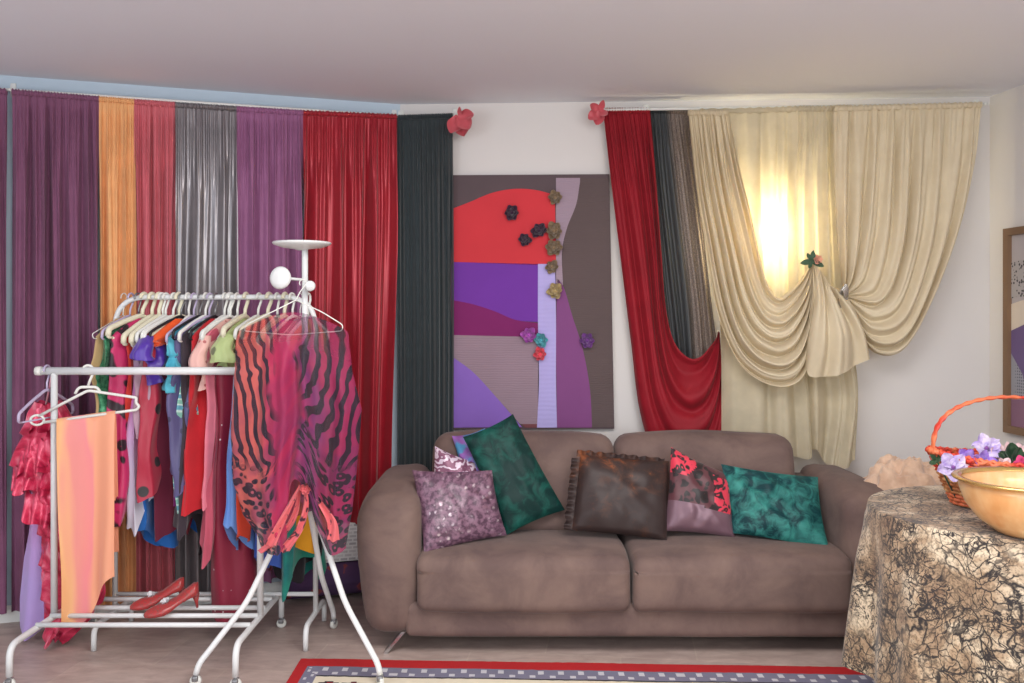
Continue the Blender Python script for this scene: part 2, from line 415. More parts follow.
guided('curtain', 'cream drape at the right end of the rod pulled left into a silver tieback', RG, WB,
       [[(834, 108, .18), (834, 170, .18), (836, 230, .18), (840, 270, .19), (843, 292, .2)],
        [(868, 107, .18), (866, 170, .18), (862, 235, .2), (855, 275, .22), (845, 295, .21)],
        [(905, 106, .18), (902, 175, .18), (897, 245, .22), (880, 296, .25), (846, 297, .21)],
        [(945, 105, .18), (940, 180, .18), (930, 250, .22), (905, 318, .27), (872, 330, .25), (847, 300, .21)],
        [(981, 104, .18), (974, 170, .17), (958, 235, .17), (930, 305, .18), (903, 350, .2), (878, 354, .21), (860, 335, .21), (847, 303, .2)]],
       CREAM, 25, (13, 19, 26), .026, nu=160, nv=120)
guided('curtain', 'puffed bell of cream cloth hanging below the peach rose', RG, WB,
       [[(812, 262, .25), (812, 290, .27), (808, 320, .28), (812, 335, .27)],
        [(815, 262, .26), (818, 295, .29), (812, 335, .32), (806, 372, .3)],
        [(820, 270, .27), (826, 300, .31), (826, 340, .37), (822, 377, .33)],
        [(824, 276, .27), (832, 300, .31), (842, 335, .36), (843, 373, .33)],
        [(829, 284, .25), (842, 300, .29), (858, 330, .31), (866, 360, .27)],
        [(829, 284, .22), (848, 296, .24), (864, 330, .24), (868, 358, .2)]],
       CREAM, 26, (5, 8, 12), .026, nu=110, nv=60, roll=False, vfade=False)
rod('thin white curtain rod carrying the red, black and cream drapes', WB, 601, 110, 988, 104, .09, (604, 648, 985))

# lamp on the wall behind the thin cream curtain
t = NT('lit_lamp_shade'); t.set(Base_Color=lin((255, 240, 200)), Emission_Color=(1, .88, .55, 1), Emission_Strength=11); LAMPM = t.m
lc = WB.hit(771, 232, .05)
lr = thing('wall_lamp', 'glowing upright wall lamp shining through the thin cream curtain', 'lamp', (lc.x, WB.hit(771, 232, 0).y, lc.z-.22))
m = MB(); m.lathe([(0, -.2), (.022, -.195), (.032, -.17), (.035, -.06), (.035, .06), (.032, .17), (.022, .195), (0, .2)], lc, 24); link('lamp_shade', m, LAMPM, lr)
m = MB(); q = WB.hit(771, 232, 0)
for s in (-.14, .14): m.tube([Vector((lc.x, lc.y, lc.z+s)), Vector((q.x, q.y, lc.z+s))], .01)
m.rbox((q.x-.03, q.y-.02, q.z-.16), (q.x+.03, q.y+.005, q.z+.16), .006, 4); link('wall_plate', m, WHITE, lr)
pl = bpy.data.lights.new('wall_lamp_bulb', 'POINT'); pl.energy = 5; pl.color = (1, .90, .62); pl.shadow_soft_size = .03
po = bpy.data.objects.new('bulb_light', pl); COL.objects.link(po); po.parent = lr; po.location = WB.hit(771, 232, .10)-Vector(lr.location)

# flowers / rosettes
def petal(c, n, up, L, wd, curl, seed, cup=.3, tip=1.0):
    """one petal leaving c along up, tilting towards n"""
    n = n.normalized(); up = (up-n*up.dot(n)).normalized(); s = n.cross(up)
    def fn(u, v):
        w_ = math.sin(PI*min(1, v**.75*tip))**.8 if v > 0 else 0
        w_ = (math.sin(PI*(.08+.92*v)*.97)**.7)*wd*.5
        x = (u-.5)*2
        return c + up*(L*v) + s*(x*w_) + n*(curl*v*v + cup*w_*x*x + .28*L*nz(u*2.5+seed, v*2.5, seed*1.7))
    return grid(fn, 6, 7)
def rosette(c, n, r, seed, layers=3):
    m = MB(); rnd = random.Random(seed); n = n.normalized()
    a = n.cross(Vector((0, 0, 1))); 
    if a.length < .1: a = Vector((1, 0, 0))
    a.normalize(); b = n.cross(a)
    for l in range(layers):
        k = 6-l
        for i in range(k):
            th = 2*PI*(i+l*.5)/k+rnd.uniform(-.2, .2); d = a*math.cos(th)+b*math.sin(th)
            R = r*(1-.27*l)*rnd.uniform(.85, 1.1)
            vs = petal(c+n*(.15*r*l), n, d, R, R*.85, R*(.5+.7*l), seed+i*1.37+l*9, .9)
            m.add(*vs)
    m.lathe([(0, 0), (r*.25, 0.02*r), (r*.2, r*.5), (0, r*.6)], c, 10, n)
    return m
FLW = {k: cloth('flower_'+k, c, rough=.45, sheen=.3, spec=.4) for k, c in dict(plum=(72, 40, 66), bronze=(152, 128, 100), gold=(190, 168, 120), orchid=(186, 92, 190), aqua=(92, 178, 190), coral=(236, 86, 104), violet=(128, 70, 150), rose=(206, 88, 98), peach=(240, 178, 150), green=(58, 88, 62)).items()}
nB = WB.n3()

# tie decorations
def leaf_bow(x, y, dirs, label):
    c = WB.hit(x, y, .11); m = MB()
    for i, (dx, dz, L) in enumerate(dirs): m.add(*petal(c+nB*(.004*i), nB, Vector((dx, 0, dz)), L, L*.8, .02+.012*i, 50+i+x, .3))
    m.tube([c, c-nB*.10], .006)
    tag(link('leaf_bow', m, FLW['rose']), label, 'decoration', 'red cloth leaf decorations by the curtain rods')
leaf_bow(459, 116, [(.25, -1, .11), (-.35, -.9, .10), (1, -.1, .08), (.6, -.75, .10), (.15, .3, .03)], 'red cloth leaf bow at the corner of the black sheer curtain')
leaf_bow(600, 111, [(-.2, -1, .075), (-.6, -.5, .075), (-.5, .2, .055), (.2, .5, .04), (.5, -.6, .05)], 'red cloth leaf bow at the top corner of the deep red curtain')
rc = WB.hit(812, 261, .27)
rr = thing('silk_rose', 'small peach silk rose with green leaves pinned at the peak of the cream drape', 'flower', tuple(rc))
link('bloom', rosette(rc+Vector((.02, 0, .005)), nB+Vector((.5, 0, .1)), .026, 71), FLW['peach'], rr)
m = MB()
for i, (dx, dz, L) in enumerate(((-1, -.2, .06), (-.6, .8, .045), (.1, 1, .05), (-.5, -1, .04), (1, -.5, .06))): m.add(*petal(rc, nB, Vector((dx, 0, dz)), L, L*.45, .012, 60+i))
link('leaves', m, FLW['green'], rr)
tb = WB.hit(843, 296, .28); m = MB()
for k in range(5):
    m.tube([tb+Vector((.012*math.cos(a)+.004*k-.008, -.015*math.sin(a)-.004, .045*math.sin(a)*.9-.012*math.cos(a)+.006*k-.012)) for a in [i/14*2*PI for i in range(15)]], .0045, 6)
tag(link('curtain_tieback', m, plain('silver_metal', (190, 186, 180), .25, .9)), 'small silver loop tieback holding the right cream drape', 'tieback')

# ================================================================== ARTWORK
ac = WB.hit(531, 428, 0)
art = thing('fabric_artwork', 'large rectangular fabric collage of red, purple and brown shapes hung above the sofa', 'artwork', tuple(ac))
def apanel(name, px, o0, o1, mat, parent=art, bump=0):
    """polygon of photo pixels on the canvas, raised from offset o0 to o1"""
    a = [WB.hit(x, y, o0) for x, y in px]; b = [p+nB*(o1-o0) for p in a]; n = len(px)
    vs = a+b; fs = [tuple(range(n, 2*n)), tuple(range(n))[::-1]]+[(i, (i+1) % n, n+(i+1) % n, n+i) for i in range(n)]
    return link(name, (vs, fs), mat, parent, False)
def acloth(name, c, rib=0, **kw):
    t = NT(name); v = t.coord(); n = t.noise(v, 3, 4); col = t.mix(n, tuple(x*.92 for x in c), tuple(min(255, x*1.06) for x in c))
    if rib:
        wv = t.n('ShaderNodeTexWave', wave_type='BANDS', bands_direction='Z'); wv.inputs['Scale'].default_value = rib; wv.inputs['Distortion'].default_value = 2.5
        t.l(v, wv.inputs['Vector']); t.bump(wv.outputs['Fac'], .22, .003)
    else: t.bump(t.noise(v, 300, 2), .2, .002)
    t.l(col, t.b.inputs['Base Color']); t.set(Roughness=kw.get('rough', .8), Specular_IOR_Level=.2, Sheen_Weight=kw.get('sheen', .1))
    return t.m
apanel('canvas', [(447, 176), (609, 175), (614, 428), (447, 429)], .003, .03, acloth('dark_taupe_cloth', (92, 78, 82)))
def curve(pts, n=8):
    V = [Vector((x, y, 0)) for x, y in pts]; return [tuple(spline(V, i/(n*(len(pts)-1)))[:2]) for i in range(n*(len(pts)-1)+1)]
O1, O2 = .03, .034
apanel('red_patch', curve([(452, 209), (470, 202), (492, 193), (514, 189), (535, 190), (555, 195)])+[(556, 264), (535, 265), (452, 262)], O1, O2, acloth('red_patch_cloth', (204, 58, 66)))
apanel('violet_patch', [(452, 262), (538, 264), (538, 324)]+curve([(538, 322), (516, 320), (494, 311), (472, 304), (452, 300)]), O1, O2, acloth('violet_patch_cloth', (112, 56, 156)))
apanel('magenta_patch', curve([(452, 300), (472, 304), (494, 311), (516, 320), (538, 323)])+[(538, 337), (452, 335)], O1, O2, acloth('magenta_patch_cloth', (124, 38, 98)))
apanel('mauve_patch', [(453, 335), (538, 337), (538, 424), (520, 424)]+curve([(520, 424), (497, 398), (474, 373), (453, 357)]), O1, O2, acloth('mauve_patch_cloth', (150, 128, 140), 26))
apanel('lavender_patch', curve([(453, 357), (474, 373), (497, 398), (522, 427)])+[(453, 427.5)], O1, O2, acloth('lavender_patch_cloth', (140, 104, 192)))
apanel('lilac_strip', curve([(538, 264), (538, 320), (539, 380), (537, 427.5)])+curve([(557, 427.5), (556, 380), (556, 320), (555, 264)]), O1, O2+.001, acloth('lilac_strip_cloth', (178, 168, 222), 14))
apanel('grey_pink_strip', [(556, 178), (580, 178)]+curve([(580, 182), (576, 205), (567, 228), (562, 252), (563, 285)])+[(556, 285)], O1, O2, acloth('grey_pink_cloth', (158, 138, 152), 26))
apanel('purple_patch', curve([(557, 278), (564, 288), (572, 315), (583, 350), (590, 390), (592, 427.5)])+[(557, 427.5), (556, 340)], O1, O2, acloth('purple_patch_cloth', (128, 74, 126)))
apanel('brown_patch', [(580, 178), (609, 178), (613.5, 427)]+curve([(592, 427), (590, 390), (583, 350), (572, 315), (563, 280), (563, 252), (567, 228), (576, 205), (580, 182)]), O1, O2-.001, acloth('brown_patch_cloth', (94, 80, 80), 34))
apanel('rust_corner', [(522, 424), (538, 424), (538, 427.5), (525, 427.5)], O1, O2, acloth('rust_cloth', (120, 72, 76)))
for i, (x, y, k, r) in enumerate(((555, 198, 'bronze', 7), (554, 231, 'bronze', 8.5), (554, 248, 'bronze', 8.5), (552, 267, 'bronze', 7), (555, 291, 'gold', 8),
                                  (512, 213, 'plum', 7.5), (539, 231, 'plum', 7.5), (525, 240, 'plum', 6.5), (529, 335, 'orchid', 8), (541, 340, 'aqua', 7), (540, 354, 'coral', 7), (587, 340, 'violet', 8))):
    o = link('fabric_flower', rosette(WB.hit(x, y, .036), nB, r/196*1.05, 100+i), FLW[k], art)
    o['label'] = {'bronze': 'bronze cloth rosette', 'gold': 'pale gold cloth rosette', 'plum': 'dark plum cloth rosette', 'orchid': 'orchid pink cloth rosette', 'aqua': 'light blue cloth rosette', 'coral': 'coral red cloth rosette', 'violet': 'violet cloth rosette'}[k]

# ================================================================== SOFA
t = NT('taupe_suede'); v = t.coord(); n = t.noise(v, 5, 5, .6, .4); n2 = t.noise(v, 60, 4)
t.l(t.mix(t.ramp(n, [(.35, (0, 0, 0)), (.65, (255, 255, 255))]), (102, 84, 81), (124, 103, 96)), t.b.inputs['Base Color'])
t.set(Roughness=.85, Specular_IOR_Level=.12, Sheen_Weight=.12, Sheen_Roughness=.4); t.bump(n2, .12, .004); SUEDE = t.m
sofa = thing('sofa', 'wide taupe suede two-cushion sofa against the back wall', 'sofa', (.5, 4.05, 0))
def warp(seed, k=.006, s=4):
    return lambda p: p+Vector((nz(p.x*s+seed, p.y*s, p.z*s), nz(p.x*s, p.y*s+seed, p.z*s+9), nz(p.x*s+5, p.y*s, p.z*s+seed)))*k
m = MB(); m.rbox((-.44, 3.705, .071), (1.44, 4.40, .22), .03, 10, warp(1, .004)); link('base', m, SUEDE, sofa)
m = MB(); m.rbox((-.50, 4.26, .10), (1.50, 4.42, .64), .05, 12, warp(2, .004)); link('back_frame', m, SUEDE, sofa)
def arm(sx):
    cx = .50
    def fn(p):
        q = p.copy(); t_ = (p.z-.085)/.59
        # widen upwards on the outside and roll over the outer top
        q.x -= .045*math.sin(min(1, t_*1.25)*PI*.5) * (1 if p.x < -.5 else .0)
        drop = max(0, -.47-p.x)/.2
        q.z -= .10*drop*drop*(t_ > .5)*t_
        q.z -= .035*sm(3.95, 3.68, p.y)*t_
        q.y += .012*(1-t_)*sm(3.9, 3.7, p.y) + .03*(t_-.5)**2*sm(3.8, 3.7, p.y)*4
        q = q+Vector((nz(q.x*4, q.y*3, q.z*4), nz(q.x*4, q.y*3+7, q.z*4), nz(q.x*4+3, q.y*3, q.z*4)))*.008
        if sx > 0: q.x = 2*cx-q.x
        return q
    m = MB(); m.rbox((-.60, 3.685, .070), (-.385, 4.42, .685), .075, 14, fn, puff=(.012, .01, 0))
    if sx > 0: m.f = [f[::-1] for f in m.f]
    link('armrest', m, SUEDE, sofa)
arm(-1); arm(1)
for (a, b, s) in ((-.395, .487, 3), (.493, 1.395, 4)):
    def fn(p, a=a, b=b, s=s):
        q = p+Vector((0, 0, 0)); u = (p.x-a)/(b-a)
        q = warp(s, .010, 3.2)(q)
        if p.z > .36: q.z += .006*math.sin(u*PI)-.012*sm(3.80, 3.67, p.y)
        return q
    m = MB(); m.rbox((a, 3.66, .183), (b, 4.22, .425), .045, 18, fn, puff=(0, .016, .008)); sc_ = link('seat_cushion', m, SUEDE, sofa)
    m = MB(); xs = [a+.05+(b-a-.1)*i/40 for i in range(41)]
    pts = []
    for x in xs:
        best = fn(Vector((x, 3.663, .358))); pts.append(best+Vector((0, -.0155*(1-((x-(a+b)/2)/((b-a)/2))**2)*.62+.0005, 0)))
    m.tube(pts, .0022, 6); link('seam', m, SUEDE, sc_)
for (a, b, s) in ((-.375, .480, 5), (.486, 1.315, 6)):
    def fn(p, a=a, b=b, s=s):
        q = p.copy(); t_ = (p.z-.40)/.45; u = (p.x-a)/(b-a)
        q.y += .12*t_
        q = warp(s, .014, 2.8)(q); q.z -= .012*(abs(u-.5)*2)**3*(t_ > .7)
        return q
    m = MB(); m.rbox((a, 4.06, .40), (b, 4.25, .848), .07, 16, fn, puff=(0, .03, .006)); link('back_cushion', m, SUEDE, sofa)
CHROME = plain('brushed_chrome', (205, 205, 205), .25, .95)
for sx in (-1, 1):
    for (y, n_) in ((3.76, 0), (4.34, 1)):
        m = MB(); x = .5+sx*.95; dx = sx*.075
        vs = []
        for (xx, z) in ((x, .09), (x+dx, 0.001)):
            for q in ((-.008, -.03), (.008, -.03), (.008, .03), (-.008, .03)): vs.append(Vector((xx+q[0], y+q[1], z)))
        m.add(vs, [(0,1,2,3), (7,6,5,4), (0,4,5,1), (1,5,6,2), (2,6,7,3), (3,7,4,0)])
        o = link('leg', m, CHROME, sofa, False); o['label'] = 'slanted chrome blade leg'

# ================================================================== CUSHIONS
def pillow(name, label, corners, th, mat, seed, pinch=.07, nose=None, mats=None, wrinkle=.006):
    """corners: TL TR BR BL as world points"""
    A, B, C, D = corners
    n = ((B-A).cross(D-A)).normalized()
    if n.y > 0: n = -n
    m = MB(); N = 30
    for side in (1, -1):
        def fn(u, v):
            x, y = u*2-1, v*2-1
            ea = (1-abs(y)**2)*pinch; eb = (1-abs(x)**2)*pinch     # pulled-in edges leave pointed corners
            xx = .5+x*.5*(1-ea*.9); yy = .5+y*.5*(1-eb*.9)
            p = (A*(1-xx)+B*xx)*(1-yy)+(D*(1-xx)+C*xx)*yy
            f = max(0, (1-x*x)*(1-y*y))**.42
            rip = nz(x*3+seed, y*3, side)*wrinkle*2*f + math.sin(9*math.atan2(y, x)+seed)*wrinkle*.9*(1-f)*min(1, f*5)
            return p+n*side*(th*.5*f+rip)
        vs, fs, uv = grid(fn, N, N)
        if side < 0: fs = [f[::-1] for f in fs]
        m.add(vs, fs, uv)
    return m
def leo(name, bg, spot, scale, rough=.5, metal=0, thr=(.12, .3), coord='Object'):
    t = NT(name); v = t.coord(coord); nn = t.n('ShaderNodeTexNoise', i_Scale=scale*.6); t.l(v, nn.inputs['Vector'])
    vm = t.mix(.12, v, nn.outputs['Color'], 'ADD')
    vo = t.n('ShaderNodeTexVoronoi', i_Scale=scale); t.l(vm, vo.inputs['Vector'])
    f = t.ramp(vo.outputs['Distance'], [(thr[0], (60, 60, 60)), (thr[0]+.06, (255, 255, 255)), (thr[1], (255, 255, 255)), (thr[1]+.08, (0, 0, 0))])
    t.l(t.mix(f, bg, spot), t.b.inputs['Base Color']); t.set(Roughness=rough, Metallic=metal, Sheen_Weight=.2); t.bump(t.noise(v, 18, 3), .2, .006)
    return t.m
# materials
t = NT('lilac_silver_brocade'); v = t.coord(scale=(1, .3, 1), rot=(0, .25, 0)); vo = t.n('ShaderNodeTexVoronoi', i_Scale=34); vo.inputs['Randomness'].default_value = .35; t.l(v, vo.inputs['Vector'])
n = t.noise(v, 30, 4); a = t.ramp(vo.outputs['Distance'], [(.16, (255, 255, 255)), (.34, (0, 0, 0))]); b = t.ramp(n, [(.5, (0, 0, 0)), (.66, (255, 255, 255))])
k = t.mix(1.0, a, b, 'MULTIPLY'); c0 = t.mix(t.ramp(t.noise(v, 55, 3), [(.4, (0, 0, 0)), (.6, (255, 255, 255))]), (84, 58, 76), (134, 100, 120))
t.l(t.mix(k, c0, (236, 222, 228)), t.b.inputs['Base Color']); t.l(k, t.b.inputs['Metallic']); t.set(Roughness=.38); t.bump(t.noise(v, 40, 3), .35, .006); BROCADE = t.m
t = NT('mauve_paisley'); v = t.coord(); wv = t.n('ShaderNodeTexWave', i_Scale=9, wave_type='RINGS'); wv.inputs['Distortion'].default_value = 14; wv.inputs['Detail'].default_value = 2; wv.inputs['Detail Scale'].default_value = 2.2; t.l(v, wv.inputs['Vector'])
t.l(t.mix(t.ramp(wv.outputs['Fac'], [(.45, (0, 0, 0)), (.7, (255, 255, 255))]), (128, 78, 104), (216, 196, 212)), t.b.inputs['Base Color']); t.set(Roughness=.4, Metallic=.2); PAIS = t.m
t = NT('iridescent_blue_purple'); v = t.coord(); t.l(t.mix(t.ramp(t.noise(v, 22, 4), [(.42, (0, 0, 0)), (.58, (255, 255, 255))]), (84, 150, 196), (150, 96, 176)), t.b.inputs['Base Color']); t.set(Roughness=.4, Metallic=.3); IRID = t.m
def velvet(name, dark, lite, lo=.42, hi=.68, sc=14):
    t = NT(name); v = t.coord(scale=(1, 1, 1)); n = t.noise(v, sc, 6, .62, .8); n2 = t.noise(v, 5, 2)
    mm = t.n('ShaderNodeMath', operation='ADD'); m2 = t.n('ShaderNodeMath', operation='MULTIPLY'); m2.inputs[1].default_value = .5; s_ = t.n('ShaderNodeMath', operation='MULTIPLY'); s_.inputs[1].default_value = .66
    t.l(n2, m2.inputs[0]); t.l(n, mm.inputs[0]); t.l(m2.outputs[0], mm.inputs[1]); t.l(mm.outputs[0], s_.inputs[0])
    t.l(t.ramp(s_.outputs[0], [(lo, dark), (hi, lite)]), t.b.inputs['Base Color']); t.set(Roughness=.55, Sheen_Weight=.7, Specular_IOR_Level=.25); t.b.inputs['Sheen Tint'].default_value = lin(lite)
    t.bump(n, .3, .008); return t.m
GREENV = velvet('bottle_green_velvet', (8, 44, 42), (24, 88, 78), .46, .64)
TEALV = velvet('teal_crushed_velvet', (8, 52, 58), (58, 136, 128), .43, .60, 16)
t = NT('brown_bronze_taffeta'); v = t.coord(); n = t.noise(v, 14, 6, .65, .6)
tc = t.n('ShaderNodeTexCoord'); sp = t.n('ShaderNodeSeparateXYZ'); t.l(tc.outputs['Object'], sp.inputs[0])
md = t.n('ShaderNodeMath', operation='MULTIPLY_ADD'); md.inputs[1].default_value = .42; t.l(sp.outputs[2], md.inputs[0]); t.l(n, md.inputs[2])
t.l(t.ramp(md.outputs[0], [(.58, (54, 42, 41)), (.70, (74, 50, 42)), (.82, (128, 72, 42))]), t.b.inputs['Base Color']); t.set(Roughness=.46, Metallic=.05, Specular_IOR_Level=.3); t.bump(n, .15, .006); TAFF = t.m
S4 = 'scatter cushions on the sofa'
m = pillow('x', '', [P(452, 436, 4.17), P(485, 428, 4.19), P(500, 500, 4.02), P(470, 505, 4.02)], .05, IRID, 1); tag(link('cushion', m, IRID), 'shiny blue and purple cushion mostly hidden behind the tall green one', 'cushion', S4)
m = pillow('x', '', [P(435, 446, 4.08), P(478, 462, 4.10), P(488, 535, 4.0), P(428, 525, 4.0)], .07, PAIS, 2); tag(link('cushion', m, PAIS), 'mauve and silver paisley cushion peeking up behind the lilac one', 'cushion', S4)
m = pillow('x', '', [P(463, 437, 4.06), P(513, 414, 4.11), P(565, 510, 4.03), P(507, 535, 3.96)], .11, GREENV, 3, .045); tag(link('cushion', m, GREENV), 'tall dark green velvet cushion leaning to the left', 'cushion', S4)
m = pillow('x', '', [P(412, 470, 3.88), P(492, 470, 3.96), P(507, 535, 3.90), P(424, 554, 3.74)], .13, BROCADE, 4, .06); tag(link('cushion', m, BROCADE), 'square lilac cushion with silver flecks in the sofa left corner', 'cushion', S4)
brc = [P(580, 454, 4.04), P(669, 461, 4.05), P(667, 540, 3.90), P(572, 530, 3.93)]
br_ = thing('cushion', 'square dark brown taffeta cushion with a ruffled edge in the sofa middle', 'cushion', (brc[3]+brc[2])/2, S4)
link('cover', pillow('x', '', brc, .12, TAFF, 5, .02), TAFF, br_)
def ruffle(a, b, outd, w_, seed, waves=9):
    n = (b-a).cross(outd).normalized()
    def fn(u, v):
        p = a*(1-u)+b*u; return p+outd*(w_*v*(1+.25*nz(u*12, seed)))+n*(.012*v*math.sin(u*waves*2*PI+1.5*nz(u*6, seed)))
    return grid(fn, waves*10, 5)
up = (brc[0]-brc[3]).normalized(); lf = (brc[0]-brc[1]).normalized()
m = MB(); m.add(*ruffle(brc[3], brc[0]-up*.02, lf, .035, 1)); m.add(*ruffle(brc[0]+lf*.015-up*.012, brc[1]-up*.02-lf*-.02, up, .03, 2, 8)); link('ruffle', m, TAFF, br_)
# patchwork cushion
pc = [P(671, 447, 4.04), P(728, 474, 4.05), P(735, 538, 3.92), P(664, 531, 3.93)]
pt = thing('cushion', 'patchwork cushion of hot pink leopard print, black and shiny mauve', 'cushion', (pc[3]+pc[2])/2, S4)
MAUVE = cloth('mauve_satin', (122, 92, 104), rough=.32, metal=.25, sheen=.1, spec=.5); PINKLEO = leo('hot_pink_leopard', (214, 52, 76), (40, 22, 28), 24, thr=(.1, .40)); DARKLEO = leo('dark_leopard', (88, 44, 52), (30, 20, 24), 20, thr=(.02, .42))
m = pillow('x', '', pc, .12, None, 6, .05)
for i, f in enumerate(m.f):
    u = sum(m.uv[j][0] for j in f)/4; v_ = sum(m.uv[j][1] for j in f)/4
    k = 2
    if v_ > .62+.06*u: k = 0
    elif u > .66 and v_ > .12: k = 1
    elif v_ < .30 and u < .40 and (u+v_*1.0) < .52: k = 1
    m.mi[i] = k
link('cover', m, [MAUVE, PINKLEO, DARKLEO], pt)
m = pillow('x', '', [P(721, 464, 4.05), P(818, 477, 4.04), P(830, 551, 3.82), P(731, 533, 3.92)], .12, TEALV, 7, .06, wrinkle=.012); tag(link('cushion', m, TEALV), 'teal crushed velvet cushion at the right end of the row', 'cushion', S4)

# ================================================================== RACKS AND COAT STAND
RACKW = plain('white_tube_enamel', (226, 228, 228), .32, 0, spec=.5)
RUB = plain('white_plastic', (222, 222, 216), .4)
GREYM = plain('grey_ferrule', (140, 140, 142), .35, .6)
def caster(x, y, z, parent, side=0.0, ferr=True):
    m = MB(); m.tube([(x, y, z+.012), (x, y, .03)], .008, 10); m.rbox((x-.012, y-.016, .022), (x+.012, y+.016, .043), .005, 4)
    o = link('caster', m, GREYM, parent); m = MB(); ax = Vector((math.sin(side), -math.cos(side), 0)); c = Vector((x, y, .0225))
    prof = [(0, -.009), (.016, -.009), (.0215, -.006), (.0215, .006), (.016, .009), (.007, .011), (0, .011)]
    m.lathe(prof, c, 20, ax); link('wheel', m, RUB, o)
# front rack (straight top bar)
AX0, AX1, AD, AZ = -1.882, -1.035, 3.70, 1.174
ra = thing('clothes_rack', 'low front clothes rack of white tube with a straight bar and slatted shoe shelf', 'clothes rack', (-1.45, AD, 0), 'white tube clothes racks')
m = MB(); m.tube([(-1.945, AD, AZ), (-.985, AD, AZ)], .0165, 14)
link('top_bar', m, RACKW, ra)
for x in (-1.945, -.985):
    m = MB(); m.lathe([(0, -.012), (.018, -.012), (.0195, 0), (.018, .012), (0, .012)], (x, AD, AZ), 14, Vector((1, 0, 0))); link('end_cap', m, RUB, ra)
for x in (AX0, AX1):
    m = MB(); m.tube([(x, AD, .16), (x, AD, AZ)], .0135, 12); link('post', m, RACKW, ra)
    m = MB(); m.tube(fillet([(x, 3.37, .05), (x, 3.37, .165), (x, 4.04, .165), (x, 4.04, .05)], .08), .0125, 12); link('foot', m, RACKW, ra)
    caster(x, 3.37, .045, ra, .2); caster(x, 4.04, .045, ra, .2)
for D_ in (3.56, 3.67, 3.77, 3.885):
    m = MB(); m.tube([(AX0, D_, .178), (AX1, D_, .178)], .010, 10); link('shelf_bar', m, RACKW, ra)
# back rack (arched top)
BX0, BX1, BD, BZ = -1.742, -.862, 3.95, 1.483
rb = thing('clothes_rack', 'taller back clothes rack of white tube with rounded top corners full of garments', 'clothes rack', (-1.30, BD, 0), 'white tube clothes racks')
m = MB(); m.tube(fillet([(BX0, BD, .10), (BX0, BD, BZ), (BX1, BD, BZ), (BX1, BD, .10)], .14, 10), .0115, 12); link('arched_frame', m, RACKW, rb)
m = MB(); m.tube([(BX0, BD, .18), (BX1, BD, .18)], .0095, 10); link('stretcher', m, RACKW, rb)
for x in (BX0-.005, BX1+.0):
    m = MB(); m.tube(fillet([(x, 3.76, .002), (x, 3.76, .10), (x, 4.13, .10), (x, 4.13, .002)], .05), .0115, 12); link('foot', m, RACKW, rb)
# coat stand
TX, TY = -.833, 3.62
cs = thing('coat_stand', 'white coat stand with a round dish top and three splayed legs on casters', 'coat stand', (TX, TY, 0))
m = MB(); m.tube([(TX, TY, .66), (TX, TY, 1.67)], .0125, 14); m.lathe([(.0, .0), (.024, .0), (.027, .02), (.027, .06), (.016, .08), (0, .08)], (TX, TY, .655), 18); link('pole', m, RACKW, cs)
m = MB(); m.lathe([(0, 0), (.02, .0), (.03, .004), (.08, .011), (.112, .022), (.117, .028), (.114, .032), (.105, .029), (.06, .021), (0, .019)], (TX-.012, TY, 1.665), 40); link('dish', m, RACKW, cs)
for (fx, fy) in ((-1.195, 3.40), (-.498, 3.40), (-.798, 4.03)):
    dx, dy = fx-TX, fy-TY
    q = lambda s, z: (TX+dx*s, TY+dy*s, z)
    m = MB(); m.tube(fillet([q(.02, .715), q(.55, .284), q(.97, .085), q(1, .045)] , .05), .0115, 12); link('leg', m, RACKW, cs)
    caster(fx, fy, .042, cs, math.atan2(dx, -dy)+1.2)
m = MB(); a = Vector((TX, TY, 1.545)); k1 = P(281, 278, 3.55)
m.tube([a, k1+Vector((.01, .01, 0))], .006); m.lathe([(0, -.010), (.03, -.012), (.042, -.004), (.0455, .006), (.040, .016), (.024, .021), (0, .022)], k1, 28, Vector((-.25, -1, .05))); link('knob', m, RACKW, cs)
m = MB(); k2 = P(310, 286, 3.57); m.tube([Vector((TX, TY, 1.525)), k2], .006); m.lathe([(0, -.008), (.015, -.01), (.022, 0), (.018, .012), (0, .015)], k2, 20, Vector((.3, -1, 0))); link('knob', m, RACKW, cs)

